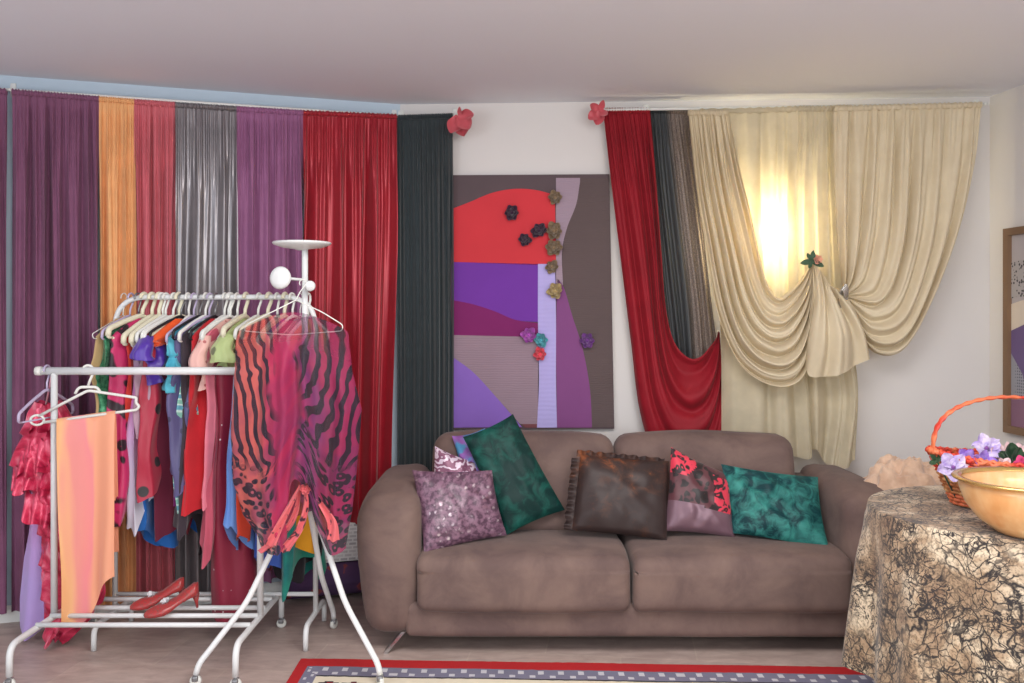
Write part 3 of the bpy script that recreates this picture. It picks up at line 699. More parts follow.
# ================================================================== HANGERS
def hanger_parts(root, hw, drop, rt, mh, mb_, style):
    """local: hook centre at origin (inside of hook rests on bar), arms along x"""
    hr = .021
    pts = [Vector((hr*math.cos(t_), 0, hr*math.sin(t_))) for t_ in [math.radians(-35+215*i/14) for i in range(15)]][::-1]
    # run: hook tip ... around over the top ... down the neck
    pts = [Vector((-hr*math.cos(math.radians(a)), 0, hr*math.sin(math.radians(a)))) for a in range(-10, 181, 14)]
    neck = [Vector((hr*.98, 0, -.01)), Vector((hr*.35, 0, -.035)), Vector((0, 0, -.05)), Vector((0, 0, -.075))]
    m = MB(); m.tube(pts+neck, rt*(.85 if style != 'wire' else 1), 8); link('hook', m, mh, root)
    m = MB(); z0 = -.075
    if style == 'broad':
        arr = [Vector((-hw, 0, z0-drop-.03)), Vector((-hw*1.0, 0, z0-drop)), Vector((-hw*.55, 0, z0-drop*.5)), Vector((0, 0, z0)), Vector((hw*.55, 0, z0-drop*.5)), Vector((hw, 0, z0-drop)), Vector((hw, 0, z0-drop-.03))]
        sp = fillet(arr, .03); m.tube(sp, rt*1.25, 10)
        m.tube([Vector((-hw*.9, 0, z0-drop-.035)), Vector((hw*.9, 0, z0-drop-.035))], rt*.7, 8)
        m.tube(fillet([Vector((-hw*.9, 0, z0-drop-.035)), Vector((-hw, 0, z0-drop-.034)), Vector((-hw, 0, z0-drop-.01))], .01), rt*.8, 8)
        m.tube(fillet([Vector((hw*.9, 0, z0-drop-.035)), Vector((hw, 0, z0-drop-.034)), Vector((hw, 0, z0-drop-.01))], .01), rt*.8, 8)
    else:
        arr = [Vector((0, 0, z0)), Vector((-hw, 0, z0-drop)), Vector((-hw*.96, 0, z0-drop-.018)), Vector((hw*.96, 0, z0-drop-.018)), Vector((hw, 0, z0-drop)), Vector((0, 0, z0))]
        m.tube(fillet(arr, .02), rt, 8)
    link('shoulders', m, mb_, root)
HW_ = plain('white_hanger_plastic', (232, 232, 226), .4); HCR = plain('cream_hanger_plastic', (228, 222, 196), .4); HBK = plain('black_hanger_plastic', (40, 38, 42), .4); HCLR = plain('lilac_hanger_plastic', (190, 178, 206), .35)
protos = {}
def hanger(loc, yaw, kind, label, group, tilt=0):
    """copies of one built hanger per kind"""
    if kind not in protos:
        r = thing('clothes_hanger', label, 'hanger', (0, 0, 0), group)
        mt, mh, rt, st, hw, dr = {'white': (HW_, HW_, .0065, 'broad', .185, .085), 'cream': (HCR, HCR, .0095, 'broad', .185, .085), 'wire': (HW_, HW_, .0022, 'wire', .19, .095), 'black': (HBK, GREYM, .005, 'broad', .18, .085), 'lilac': (HCLR, HCLR, .005, 'broad', .18, .085)}[kind]
        hanger_parts(r, hw, dr, rt, mh, mt, st); protos[kind] = r
    else:
        src = protos[kind]; r = src.copy(); COL.objects.link(r)
        for c in src.children:
            d = c.copy(); COL.objects.link(d); d.parent = r
        r['label'] = label; r['group'] = group
    r.location = loc; r.rotation_euler = (0, tilt, yaw); return r

# ================================================================== GARMENTS ON THE BACK RACK
def garment(label, cat, loc, yaw, hw, length, thick, mat, seed, flare=.0, hem=.04, wave=.021, sleeve=0, group=None, kname='garment', shortnear=0, neckdrop=0, tiers=0):
    """hollow hanging garment around a hanger; local x along the hanger, top at z=0"""
    rnd = random.Random(seed); ph = rnd.uniform(0, 6); drop = .085*hw/.185
    def body(u, v):
        th = 2*PI*u; c, s = math.cos(th), math.sin(th)
        if v < .14:
            t_ = v/.14; a = .045+(hw-.045)*t_; z = -.01-drop*t_; b = .012+(thick*.6-.012)*t_; d = 0
        else:
            t_ = (v-.14)/.86; a = hw*(1+flare*t_-.06*math.sin(PI*min(1, t_*2))); z = -.01-drop-t_*length; b = thick*(.6+.55*t_); d = t_
        cc = math.copysign(abs(c)**.8, c); ss = math.copysign(abs(s)**.8, s)
        x = a*cc; y = b*ss
        amp = wave*min(1, d*2.5)
        y += amp*math.sin(x*34+ph+d*2+2*nz(x*5, d*2, seed)) + amp*.6*nz(x*14, d*4, seed+3)
        x += amp*.9*nz(y*30+seed, d*3.5)*1.4 + amp*.5*math.sin(th*7+ph)
        if tiers and d > 0:
            k = (d*tiers) % 1; y *= 1+.5*k; x += math.copysign(.022*k, c)+.012*math.sin(th*11+int(d*tiers))*k
        z += d**3*hem*(nz(x*7+seed, seed)*2 + .5*math.sin(x*16+ph))
        return Vector((x, y, z))
    m = MB(); m.add(*grid(body, 56, 34, True))
    o = link(kname, m, mat, None, True, (0, 0, 0)); tag(o, label, cat, group)
    for sgn in ((-1, 1) if sleeve else ()):
        def sl(u, v):
            th = 2*PI*u; r = .030+.022*v; L = sleeve*v
            x = sgn*(hw*.93+.03*v+.02*math.sin(v*3)) + r*math.cos(th)*.8; y = r*math.sin(th)*.8*(thick/.03)+.006*math.sin(v*8+ph); z = -drop-.005-L+.012*nz(u*4, v*3, seed)-sgn*0
            return Vector((x+.006*math.sin(7*th+ph)*v, y, z-(.02*(1-v))*0))
        s_ = link('sleeve', grid(sl, 24, 12, True), mat, o)
    o.location = loc; o.rotation_euler = (0, 0, yaw)
    return o
YAW = math.radians(76)
def striped(name, cols, scale, dist=1.5, kind='Z', rough=.5):
    t = NT(name); v = t.coord(); wv = t.n('ShaderNodeTexWave', wave_type='BANDS', bands_direction=kind, i_Scale=scale); wv.inputs['Distortion'].default_value = dist; wv.inputs['Detail'].default_value = 2
    t.l(v, wv.inputs['Vector']); n = len(cols); t.l(t.ramp(wv.outputs['Fac'], [((i+.5)/n, c) for i, c in enumerate(cols)]), t.b.inputs['Base Color']); t.set(Roughness=rough, Sheen_Weight=.2); t.bump(t.noise(v, 20, 3), .2, .005); return t.m
def dotted(name, bg, dot, scale, r=.16, rough=.5, metal_dot=0, rnd=.7):
    t = NT(name); v = t.coord(); vo = t.n('ShaderNodeTexVoronoi', i_Scale=scale); vo.inputs['Randomness'].default_value = rnd; t.l(v, vo.inputs['Vector'])
    f = t.ramp(vo.outputs['Distance'], [(r, (255, 255, 255)), (r+.04, (0, 0, 0))]); t.l(t.mix(f, bg, dot), t.b.inputs['Base Color']); t.set(Roughness=rough, Sheen_Weight=.2)
    t.bump(t.noise(v, 20, 3), .2, .005); return t.m
def vgrad(name, stops, h, rough=.55, nscale=6, nstr=.15, trans=0):
    """dip-dyed cloth: colours from the top (0) down over h metres"""
    t = NT(name); tc = t.n('ShaderNodeTexCoord'); sp = t.n('ShaderNodeSeparateXYZ'); t.l(tc.outputs['Object'], sp.inputs[0])
    a = t.n('ShaderNodeMath', operation='MULTIPLY'); a.inputs[1].default_value = -1/h; t.l(sp.outputs[2], a.inputs[0])
    b = t.n('ShaderNodeMath', operation='MULTIPLY_ADD'); b.inputs[1].default_value = nstr; n = t.noise(tc.outputs['Object'], nscale, 3); t.l(n, b.inputs[0]); t.l(a.outputs[0], b.inputs[2])
    col = t.ramp(b.outputs[0], stops); t.l(col, t.b.inputs['Base Color']); t.set(Roughness=rough, Sheen_Weight=.2); t.bump(t.noise(tc.outputs['Object'], 20, 3), .2, .005)
    if trans: t.trans(col, trans)
    return t.m
def zedge(y): return 1.4-(y-316)/237
GL = 'garments hanging on the back rack'
M_ = dict(
    tan=cloth('tan_gold_cloth', (196, 164, 116)), green=cloth('green_sequin', (24, 96, 62), c2=(80, 150, 110), rough=.35, metal=.3, var=60),
    navy=cloth('blue_cloth', (52, 92, 150)), crim=leo('magenta_black_leaf', (196, 40, 100), (40, 18, 30), 13, thr=(.02, .35)),
    redor=cloth('orange_red_cloth', (206, 58, 48)), sage=vgrad('sage_to_white', [(.0, (168, 180, 164)), (.3, (168, 140, 168)), (.5, (206, 120, 190)), (.8, (206, 196, 224)), (1, (214, 212, 226))], .85),
    mauve=cloth('grey_mauve_cloth', (176, 144, 160)), violet=cloth('royal_violet_satin', (80, 44, 160), rough=.35, spec=.5),
    dots=dotted('crimson_black_dots', (168, 30, 58), (28, 16, 22), 12, .26), orange=cloth('bright_orange_cloth', (240, 92, 36)),
    purp=cloth('purple_magenta_cloth', (124, 34, 110)), turq=cloth('turquoise_cloth', (64, 160, 186), c2=(96, 186, 204)),
    slate=dotted('slate_indigo_print', (84, 78, 122), (56, 50, 84), 18, .24), mint=striped('mint_stripe', [(120, 178, 160), (200, 222, 214), (84, 150, 170)], 6, 4),
    red=cloth('scarlet_cloth', (196, 36, 46)), pink=cloth('salmon_pink_cloth', (236, 130, 148)), floral=dotted('beige_floral', (226, 176, 166), (176, 96, 96), 34, .22),
    maroon=dotted('maroon_silver_sequins', (138, 18, 52), (236, 226, 226), 22, .075, rnd=1), lgreen=dotted('pale_green_leaf_print', (178, 194, 132), (110, 116, 84), 12, .2),
    peach=vgrad('peach_to_blue', [(.0, (238, 176, 110)), (.3, (236, 130, 110)), (.45, (160, 180, 214)), (.8, (96, 146, 220)), (1, (110, 156, 226))], .8),
    sapp=cloth('sapphire_cloth', (40, 104, 180)), wine=cloth('wine_cloth', (96, 24, 48)), wine2=cloth('smoky_cloth', (60, 50, 58)), rose=cloth('dusty_rose_cloth', (200, 90, 110)),
    black=cloth('black_cloth', (36, 30, 36)), teal=cloth('teal_green_cloth', (40, 140, 120), c2=(30, 110, 110)), must=cloth('mustard_cloth', (226, 156, 34)), cob=cloth('cobalt_cloth', (60, 90, 170)),
    multi=striped('multicolour_silk', [(60, 70, 180), (190, 40, 120), (240, 90, 60), (70, 160, 170)], 4, 8, 'X'), orr=cloth('rust_orange_cloth', (204, 64, 40)))
# hook px, material, bottom y at the near edge, short name, extra dict, hanger kind
GS = [(124, 'tan', 425, 'tan gold top', {}, 'wire'), (131, 'green', 432, 'green sequinned top', {'thick': .034}, 'lilac'), (138, 'navy', 400, 'blue top', {'thick': .015}, 'black'),
      (144, 'crim', 520, 'magenta and black leaf print dress', {'thick': .04, 'hem': .08}, 'cream'), (152, 'redor', 470, 'orange red top', {'thick': .018}, 'cream'),
      (159, 'sage', 528, 'sage to white dip-dyed dress', {'thick': .045, 'hem': .1}, 'cream'), (166, 'mauve', 425, 'grey mauve top', {'thick': .03, 'flare': .15}, 'white'),
      (174, 'violet', 380, 'short royal violet satin top', {'thick': .036, 'sleeve': .1}, 'white'), (174, 'dots', 500, 'crimson dress with black dots', {'thick': .045, 'hem': .12, 'flare': .15}, 'white'),
      (182, 'orange', 352, 'short bright orange frilled top', {'thick': .04, 'tiers': 2}, 'black'), (188, 'purp', 505, 'purple magenta dress', {'thick': .03}, 'white'),
      (194, 'turq', 392, 'turquoise frilled top', {'thick': .036, 'tiers': 3}, 'lilac'), (201, 'slate', 482, 'slate indigo tunic', {'thick': .05, 'hem': .08}, 'black'),
      (210, 'mint', 505, 'mint striped dress', {'thick': .022}, 'lilac'), (216, 'red', 510, 'plain scarlet dress', {'thick': .028}, 'black'),
      (225, 'pink', 500, 'salmon pink dress', {'thick': .032}, 'white'), (231, 'floral', 392, 'beige pink floral blouse', {'thick': .03, 'sleeve': .16}, 'white'),
      (237, 'maroon', 590, 'long maroon dress with sequins', {'thick': .085, 'hem': .12, 'flare': .1}, 'white'), (246, 'lgreen', 378, 'pale green leaf print blouse', {'thick': .04, 'sleeve': .12}, 'cream'),
      (259, 'peach', 540, 'peach and light blue dip-dyed dress', {'thick': .036, 'hem': .1}, 'white'), (269, 'orr', 535, 'rust orange dress', {'thick': .03}, 'cream'),
      (277, 'multi', 520, 'multicoloured silk dress', {'thick': .03}, 'white'), (285, 'cob', 560, 'cobalt blue dress', {'thick': .03}, 'cream'),
      (292, 'black', 572, 'long black dress', {'thick': .03, 'hem': .08}, 'white'), (300, 'teal', 580, 'teal green dress with a pointed hem', {'thick': .045, 'hem': .14}, 'wire'),
      (308, 'must', 552, 'mustard yellow dress', {'thick': .03}, 'white'),
      (162, 'sapp', 547, 'long sapphire blue dress with a pointed hem', {'thick': .03, 'hem': .12}, 'white'), (179, 'wine', 528, 'dark wine dress', {'thick': .04, 'hem': .08}, 'cream'),
      (206, 'wine2', 540, 'smoky black dress', {'thick': .035, 'hem': .1}, 'white'), (229, 'rose', 560, 'dusty rose dress', {'thick': .03, 'hem': .08}, 'white')]
for i, (hx, mk, yb, nm, ex, hk) in enumerate(GS):
    x = (hx-CX)/F*BD; zb = zedge(yb)
    kw = dict(thick=.03, hem=.04); kw.update(ex)
    rj = random.Random(i+5); yaw = YAW+rj.uniform(-.14, .10)
    colr = {'white': 'white plastic', 'cream': 'cream plastic', 'wire': 'thin white wire', 'black': 'black plastic', 'lilac': 'pale lilac plastic'}[hk]
    if hx != 124: pass
    tilt = math.radians(rj.uniform(-7, 9))
    hanger((x, BD, BZ-.0095+.005), yaw, hk, '%s hanger, back rack, holding %s' % (colr, nm), 'hangers on the back rack', tilt)
    ztop = BZ-.075-.005-.006
    g_ = garment('%s hanging on the back rack' % nm, 'garment', (x, BD, ztop), yaw, .175 if i % 3 else .168, ztop-.09-zb, mat=M_[mk], seed=i+1, group=GL,
            kname={'top': 'top', 'dress': 'dress', 'blouse': 'blouse', 'tunic': 'tunic'}.get([w_ for w_ in nm.split() if w_ in ('top', 'dress', 'blouse', 'tunic')][0]), **kw)
    E = Matrix.Rotation(yaw, 3, 'Z') @ Matrix.Rotation(tilt, 3, 'Y')
    g_.location = Vector((x, BD, BZ-.0045)) + E @ Vector((0, 0, -.0815)); g_.rotation_euler = (0, tilt*.45, yaw)

# ================================================================== CLOTHES ON THE FRONT RACK
hyaw = math.radians(10)
hc = Vector((P(88, 371, AD).x, AD, AZ+.0165-.0145))
# large white hanger turned towards the room, with the peach cloth folded over its bar
hn = thing('clothes_hanger', 'white ring-ended hanger on the front rack holding the peach skirt', 'hanger', (0, 0, 0), 'hangers on the front rack')
def HL(x, z, y=0):  # local to the big hanger
    return Vector((x, y, z))
m = MB(); hr = .021
m.tube([Vector((-hr*math.cos(math.radians(a)), 0, hr*math.sin(math.radians(a)))) for a in range(-10, 181, 14)]+[HL(.02, -.012), HL(.008, -.04), HL(0, -.065)], .0055, 8); link('hook', m, HW_, hn)
m = MB()
m.tube(fillet([HL(-.05, -.095), HL(-.035, -.068), HL(.035, -.068), HL(.05, -.095)], .015), .006, 8)
m.tube(fillet([HL(-.19, -.185), HL(0, -.082), HL(.19, -.115), HL(.185, -.135), HL(.20, -.15), HL(.19, -.165), HL(-.17, -.21)], .015), .006, 8)
m.tube([HL(-.19+.026*math.cos(a)-.004, -.20+.02*math.sin(a)) for a in [i/16*2*PI for i in range(17)]], .005, 8); link('shoulders', m, HW_, hn)
hn.location = hc; hn.rotation_euler = (0, 0, hyaw)
Rm = Matrix.Rotation(hyaw, 3, 'Z')
# peach cloth, folded over the bar
PEACH = NT('peach_pink_silk'); t = PEACH; tc = t.n('ShaderNodeTexCoord'); sp = t.n('ShaderNodeSeparateXYZ'); t.l(tc.outputs['UV'], sp.inputs[0])
b_ = t.n('ShaderNodeMath', operation='MULTIPLY_ADD'); b_.inputs[1].default_value = .9; n = t.noise(tc.outputs['UV'], 2.2, 2, .5, .3); t.l(n, b_.inputs[0]); t.l(sp.outputs[0], b_.inputs[2])
col = t.ramp(b_.outputs[0], [(.35, (240, 164, 96)), (.52, (246, 186, 132)), (.68, (240, 150, 140)), (.9, (240, 142, 146)), (1.0, (246, 170, 134))])
t.l(col, t.b.inputs['Base Color']); t.set(Roughness=.5, Sheen_Weight=.3); t.trans(col, .12); PEACH = t.m
pA = P(58, 412, 3.60); 
def peach(u, v):
    xl = -.118+.225*u
    bx = .035*abs(v-.38)/.62*(1-u)
    zt = -.205+(.21-.165)*(xl+.17)/.36+.012
    s = abs(v-.38)/(.62 if v > .38 else .38); side = 1 if v > .38 else -1
    y = -side*.010*min(1, s*8)-.012*s*side
    L = (.83+.06*math.sin(u*5)-.09*u) if side > 0 else .6
    fold = math.sin(u*6.5+1+.8*s)*.7+math.sin(u*13+2+s)*.3
    y += -.034*(.3+.7*s)*fold*side if side > 0 else .02*s*fold-0.0
    return Rm @ Vector((xl+bx+s*.012*(u-.5)+.012*s*nz(u*3, s*2), y, zt-L*s)) + hc
o = link('draped_skirt', grid(peach, 50, 80), PEACH); tag(o, 'peach and pink silk skirt folded over a white hanger on the front rack', 'skirt')
# ruffled pink-red dress at the left end
t = NT('crimson_pink_satin'); v = t.coord(); n = t.noise(v, 7, 4, .6, 1.5)
t.l(t.ramp(n, [(.36, (168, 26, 62)), (.5, (218, 58, 96)), (.6, (236, 104, 132)), (.72, (246, 160, 176))]), t.b.inputs['Base Color']); t.set(Roughness=.3, Metallic=.15, Specular_IOR_Level=.5); t.bump(n, .3, .01); RUFM = t.m
rx = P(47, 371, AD)
hanger((rx.x, AD, AZ+.0165-.0145), math.radians(84), 'lilac', 'pale lilac plastic hanger at the left end of the front rack', 'hangers on the front rack')
rd = thing('ruffled_dress', 'crimson pink satin dress of frills hanging at the left end of the front rack', 'dress', (rx.x, 3.62, .2))
def cv(pts, z):  # piecewise linear
    for (z0, a), (z1, b) in zip(pts, pts[1:]):
        if z <= z0 and z >= z1: return a+(b-a)*(z0-z)/(z0-z1)
    return pts[-1][1] if z < pts[-1][0] else pts[0][1]
def px_to(y, D): return H-(y-HOR)/F*D
LE = [(402, 36), (412, 30), (440, 22), (468, 12), (480, 22), (500, 42), (560, 44), (600, 46), (636, 48)]
RE = [(402, 60), (420, 68), (440, 76), (470, 84), (500, 92), (560, 104), (590, 103), (612, 92), (636, 62)]
def ledge(tab, y):
    for (a, b), (c, d) in zip(tab, tab[1:]):
        if a <= y <= c: return b+(d-b)*(y-a)/(c-a)
    return tab[-1][1]
def rdf(u, v):
    y = 402+v*234; th = 2*PI*u; D0 = 3.81
    k = (v*7) % 1
    a, b = ledge(LE, y), ledge(RE, y); c = (a+b)/2; r = (b-a)/2
    q = P(c+r*math.cos(th)*(1+.08*k)+3*nz(u*7, v*9), y+6*nz(u*6, v*3, 4)+(9*math.sin(3*th+1)*v**4), D0)
    q.y = D0+(.045+.02*k)*math.sin(th)+.022*nz(math.cos(th)*2+v*3, math.sin(th)*2, v*9)*1.6
    q.x += .012*math.sin(th*9+v*20)*k
    return q
m = MB(); m.add(*grid(rdf, 80, 84, True)); link('body', m, RUFM, rd)
# frills: wavy strips wound round the front
for i, (y, xa, xb) in enumerate(((414, 28, 66), (428, 26, 72), (446, 18, 62), (458, 36, 82), (470, 10, 60), (484, 22, 66), (498, 40, 90), (520, 50, 98), (470, 54, 90), (545, 52, 100))):
    m = MB()
    def fr(u, v, y=y, xa=xa, xb=xb, i=i):
        x = xa+(xb-xa)*u; q = P(x, y+10*math.sin(u*PI)*(1 if i % 2 else -.4)+(18+6*(i % 3))*v+3*math.sin(u*14+i), 3.78)
        q.y = 3.805-.05*math.sin(PI*u)-.03*v+.022*v*math.sin(u*22+i*1.7)+.01*nz(u*6, v*2, i)
        return q
    m.add(*grid(fr, 60, 8)); link('frill', m, RUFM, rd)
m = MB(); m.tube([P(52, 372, 3.695), P(50, 385, 3.70), P(46, 404, 3.78)], .004, 6); m.tube([P(55, 372, 3.695), P(56, 385, 3.70), P(57, 404, 3.78)], .004, 6)
link('strap', m, cloth('pink_strap', (216, 140, 160)), rd)
# lavender cloth below
LAV = vgrad('lavender_silk', [(0, (206, 140, 204)), (.4, (208, 144, 206)), (.75, (196, 160, 224)), (1, (190, 164, 228))], .5, .4, trans=.1)
LL = [(470, 28), (530, 26), (560, 20), (600, 16), (630, 16), (640, 24)]; LR = [(470, 50), (530, 56), (560, 58), (600, 60), (620, 52), (640, 28)]
def lav(u, v):
    y = 470+170*v; th = 2*PI*u; a, b = ledge(LL, y), ledge(LR, y)
    q = P((a+b)/2+(b-a)/2*math.cos(th), y, 3.84); q.y = 3.86+.025*math.sin(th)*(.4+v*.6)+.012*math.sin(q.x*60+v*3); return q
tag(link('scarf', grid(lav, 40, 40, True), LAV, None, True, P(40, 470, 3.86)), 'lavender silk scarf hanging below the crimson frilled dress', 'scarf')

# ================================================================== SHEER KAFTAN ON THE COAT STAND
t = NT('zebra_leopard_chiffon'); tc = t.n('ShaderNodeTexCoord'); sp = t.n('ShaderNodeSeparateXYZ'); t.l(tc.outputs['UV'], sp.inputs[0])
mp = t.n('ShaderNodeMapping'); mp.inputs['Scale'].default_value = (.5, 1.0, 1); t.l(tc.outputs['UV'], mp.inputs[0]); v = mp.outputs[0]
nn = t.noise(v, 3, 3, .5, .5)
a = t.n('ShaderNodeMath', operation='MULTIPLY_ADD'); a.inputs[1].default_value = .5; t.l(nn, a.inputs[0]); t.l(sp.outputs[0], a.inputs[2])
bg = t.ramp(a.outputs[0], [(.22, (214, 104, 96)), (.46, (224, 106, 100)), (.58, (196, 38, 88)), (.74, (186, 38, 96)), (.84, (122, 44, 108)), (1.0, (164, 36, 88))])
# stripes radiate from the neck: wave over u/v warped
ab = t.n('ShaderNodeMath', operation='SUBTRACT'); ab.inputs[1].default_value = .5; t.l(sp.outputs[0], ab.inputs[0])
ab2 = t.n('ShaderNodeMath', operation='ABSOLUTE'); t.l(ab.outputs[0], ab2.inputs[0])
s1 = t.n('ShaderNodeMath', operation='MULTIPLY'); s1.inputs[1].default_value = 74; t.l(ab2.outputs[0], s1.inputs[0])
s2 = t.n('ShaderNodeMath', operation='MULTIPLY_ADD'); s2.inputs[1].default_value = 30; t.l(sp.outputs[1], s2.inputs[0]); t.l(s1.outputs[0], s2.inputs[2])
n2 = t.noise(v, 4.2, 2, .5, .5); s3 = t.n('ShaderNodeMath', operation='MULTIPLY_ADD'); s3.inputs[1].default_value = 24; t.l(n2, s3.inputs[0]); t.l(s2.outputs[0], s3.inputs[2])
si = t.n('ShaderNodeMath', operation='SINE'); t.l(s3.outputs[0], si.inputs[0])
n3 = t.noise(v, 9, 2); s4 = t.n('ShaderNodeMath', operation='MULTIPLY_ADD'); s4.inputs[1].default_value = 1.6; t.l(n3, s4.inputs[0]); t.l(si.outputs[0], s4.inputs[2])
s5 = t.n('ShaderNodeMath', operation='MULTIPLY_ADD'); s5.inputs[1].default_value = .5; s5.inputs[2].default_value = -.30; t.l(s4.outputs[0], s5.inputs[0])
zeb = t.ramp(s5.outputs[0], [(.10, (0, 0, 0)), (.22, (255, 255, 255))])
mp2 = t.n('ShaderNodeMapping'); mp2.inputs['Scale'].default_value = (1, 2.2, 1); t.l(tc.outputs['UV'], mp2.inputs[0])
ns = t.n('ShaderNodeTexNoise', i_Scale=8); t.l(mp2.outputs[0], ns.inputs[0]); wv = t.mix(.07, mp2.outputs[0], ns.outputs['Color'], 'ADD')
vo = t.n('ShaderNodeTexVoronoi', i_Scale=13); t.l(wv, vo.inputs['Vector']); leof = t.ramp(vo.outputs['Distance'], [(.12, (60, 60, 60)), (.20, (255, 255, 255)), (.46, (255, 255, 255)), (.54, (0, 0, 0))])
low = t.n('ShaderNodeMath', operation='MULTIPLY_ADD'); low.inputs[1].default_value = .5; t.l(nn, low.inputs[0]); t.l(sp.outputs[1], low.inputs[2])
lowf = t.ramp(low.outputs[0], [(.84, (0, 0, 0)), (.90, (255, 255, 255))])
pm = t.ramp(a.outputs[0], [(.56, (255, 255, 255)), (.62, (40, 40, 40)), (.74, (40, 40, 40)), (.80, (255, 255, 255))]); msk = t.mix(1, t.mix(lowf, zeb, leof), pm, 'MULTIPLY')
pn = t.ramp(t.noise(v, 7, 2), [(.44, (0, 0, 0)), (.56, (255, 255, 255))]); pl_ = t.ramp(sp.outputs[1], [(.15, (0, 0, 0)), (.65, (200, 200, 200))]); bg = t.mix(t.mix(1, pn, pl_, 'MULTIPLY'), bg, (112, 40, 96)); col = t.mix(msk, bg, (36, 16, 40)); t.l(col, t.b.inputs['Base Color']); t.set(Roughness=.6, Sheen_Weight=.2)
tr = t.trans(col, .2); tp = t.n('ShaderNodeBsdfTransparent'); mx = t.n('ShaderNodeMixShader')
topa = t.ramp(sp.outputs[1], [(.06, (150, 150, 150)), (.2, (0, 0, 0))]); al = t.mix(1, t.mix(msk, (.24, .24, .24, 1), (.12, .12, .12, 1)), topa, 'ADD'); t.l(al, mx.inputs[0]); t.l(tr.outputs[0], mx.inputs[1]); t.l(tp.outputs[0], mx.inputs[2]); t.l(mx.outputs[0], t.out.inputs[0])
ZEB = t.m
KL = [(322, 242), (340, 236), (380, 234), (430, 231), (480, 233), (515, 243), (535, 258), (552, 262)]
KR = [(318, 342), (335, 349), (370, 352), (410, 362), (430, 360), (470, 357), (510, 352), (545, 346)]
KD = 3.50
kf = thing('kaftan', 'sheer pink, coral and purple animal print kaftan hanging on the white coat stand', 'kaftan', (-.83, KD, .4))
def kaft(layer):
    def fn(u, v):
        ytop = 329-17*math.sin(PI*min(1, max(0, u)))**.8+ (9*math.exp(-((u-.5)/.13)**2) if layer == 0 else 0) + (8*abs(u-.5)*2)**1*.3
        yb = 545 + 8*math.sin(u*9) - 62*math.exp(-((u-.55)/.14)**2) if layer == 0 else 520+8*math.sin(u*7)
        y = ytop+(yb-ytop)*v
        a = ledge(KL, max(322, y)); b = ledge(KR, max(318, y)); x = a+(b-a)*u
        edge = math.sin(PI*u)**.5
        d = (.055 if layer == 0 else -.035)*edge*(.35+.65*sm(0, .3, v))
        fold = (.016*math.sin(u*21+2*v+2*nz(u*3, v*2, layer))+.010*math.sin(u*43+v*3+layer)+.02*nz(u*5, v*2.5, 3+layer))*sm(.03, .35, v)*edge
        q = P(x+1.2*nz(u*4, v*9), y, KD); q.y = KD-d-fold
        return q
    return fn
link('front_panel', grid(kaft(0), 90, 90), ZEB, kf); o = link('back_panel', grid(kaft(1), 60, 60), ZEB, kf)
# knotted front ties
m = MB()
for i, pts in enumerate(([(300, 486), (290, 505), (280, 525), (270, 546)], [(304, 486), (306, 505), (300, 528), (283, 552)], [(309, 486), (322, 505), (332, 522), (333, 541)], [(300, 490), (296, 512), (286, 530), (262, 552)])):
    Q = [P(x, y, 3.43+.01*i) for x, y in pts]
    def fn(u, v): 
        p = spline(Q, v); return p+Vector(((u-.5)*(.012+.035*v), .008*math.sin(u*7+v*5+i), .004*math.sin(u*9)))
    m.add(*grid(fn, 10, 20))
m.merge(rosette(P(306, 488, 3.43), Vector((0, -1, 0)), .022, 5, 2)); link('tie', m, leo('coral_leopard', (214, 98, 104), (60, 26, 44), 24), kf)
kh = thing('clothes_hanger', 'thin white wire hanger hooked on the coat stand carrying the sheer kaftan', 'hanger', (-.83, KD, 1.3))
m = MB(); kk = P(303, 283, 3.56)
m.tube([kk+Vector((-.014*math.cos(math.radians(a)), .0, .014*math.sin(math.radians(a)))) for a in range(-40, 181, 20)]+[P(300, 292, 3.53), P(296, 300, KD+.0)], .0022, 8); link('hook', m, HW_, kh)
m = MB(); m.tube(fillet([P(296, 300, KD), P(268, 314, KD), P(246, 325, KD), P(244, 331, KD), P(290, 335, KD), P(342, 331, KD), P(343, 325, KD), P(322, 312, KD), P(296, 300, KD)], .02), .0022, 8); link('shoulders', m, HW_, kh)

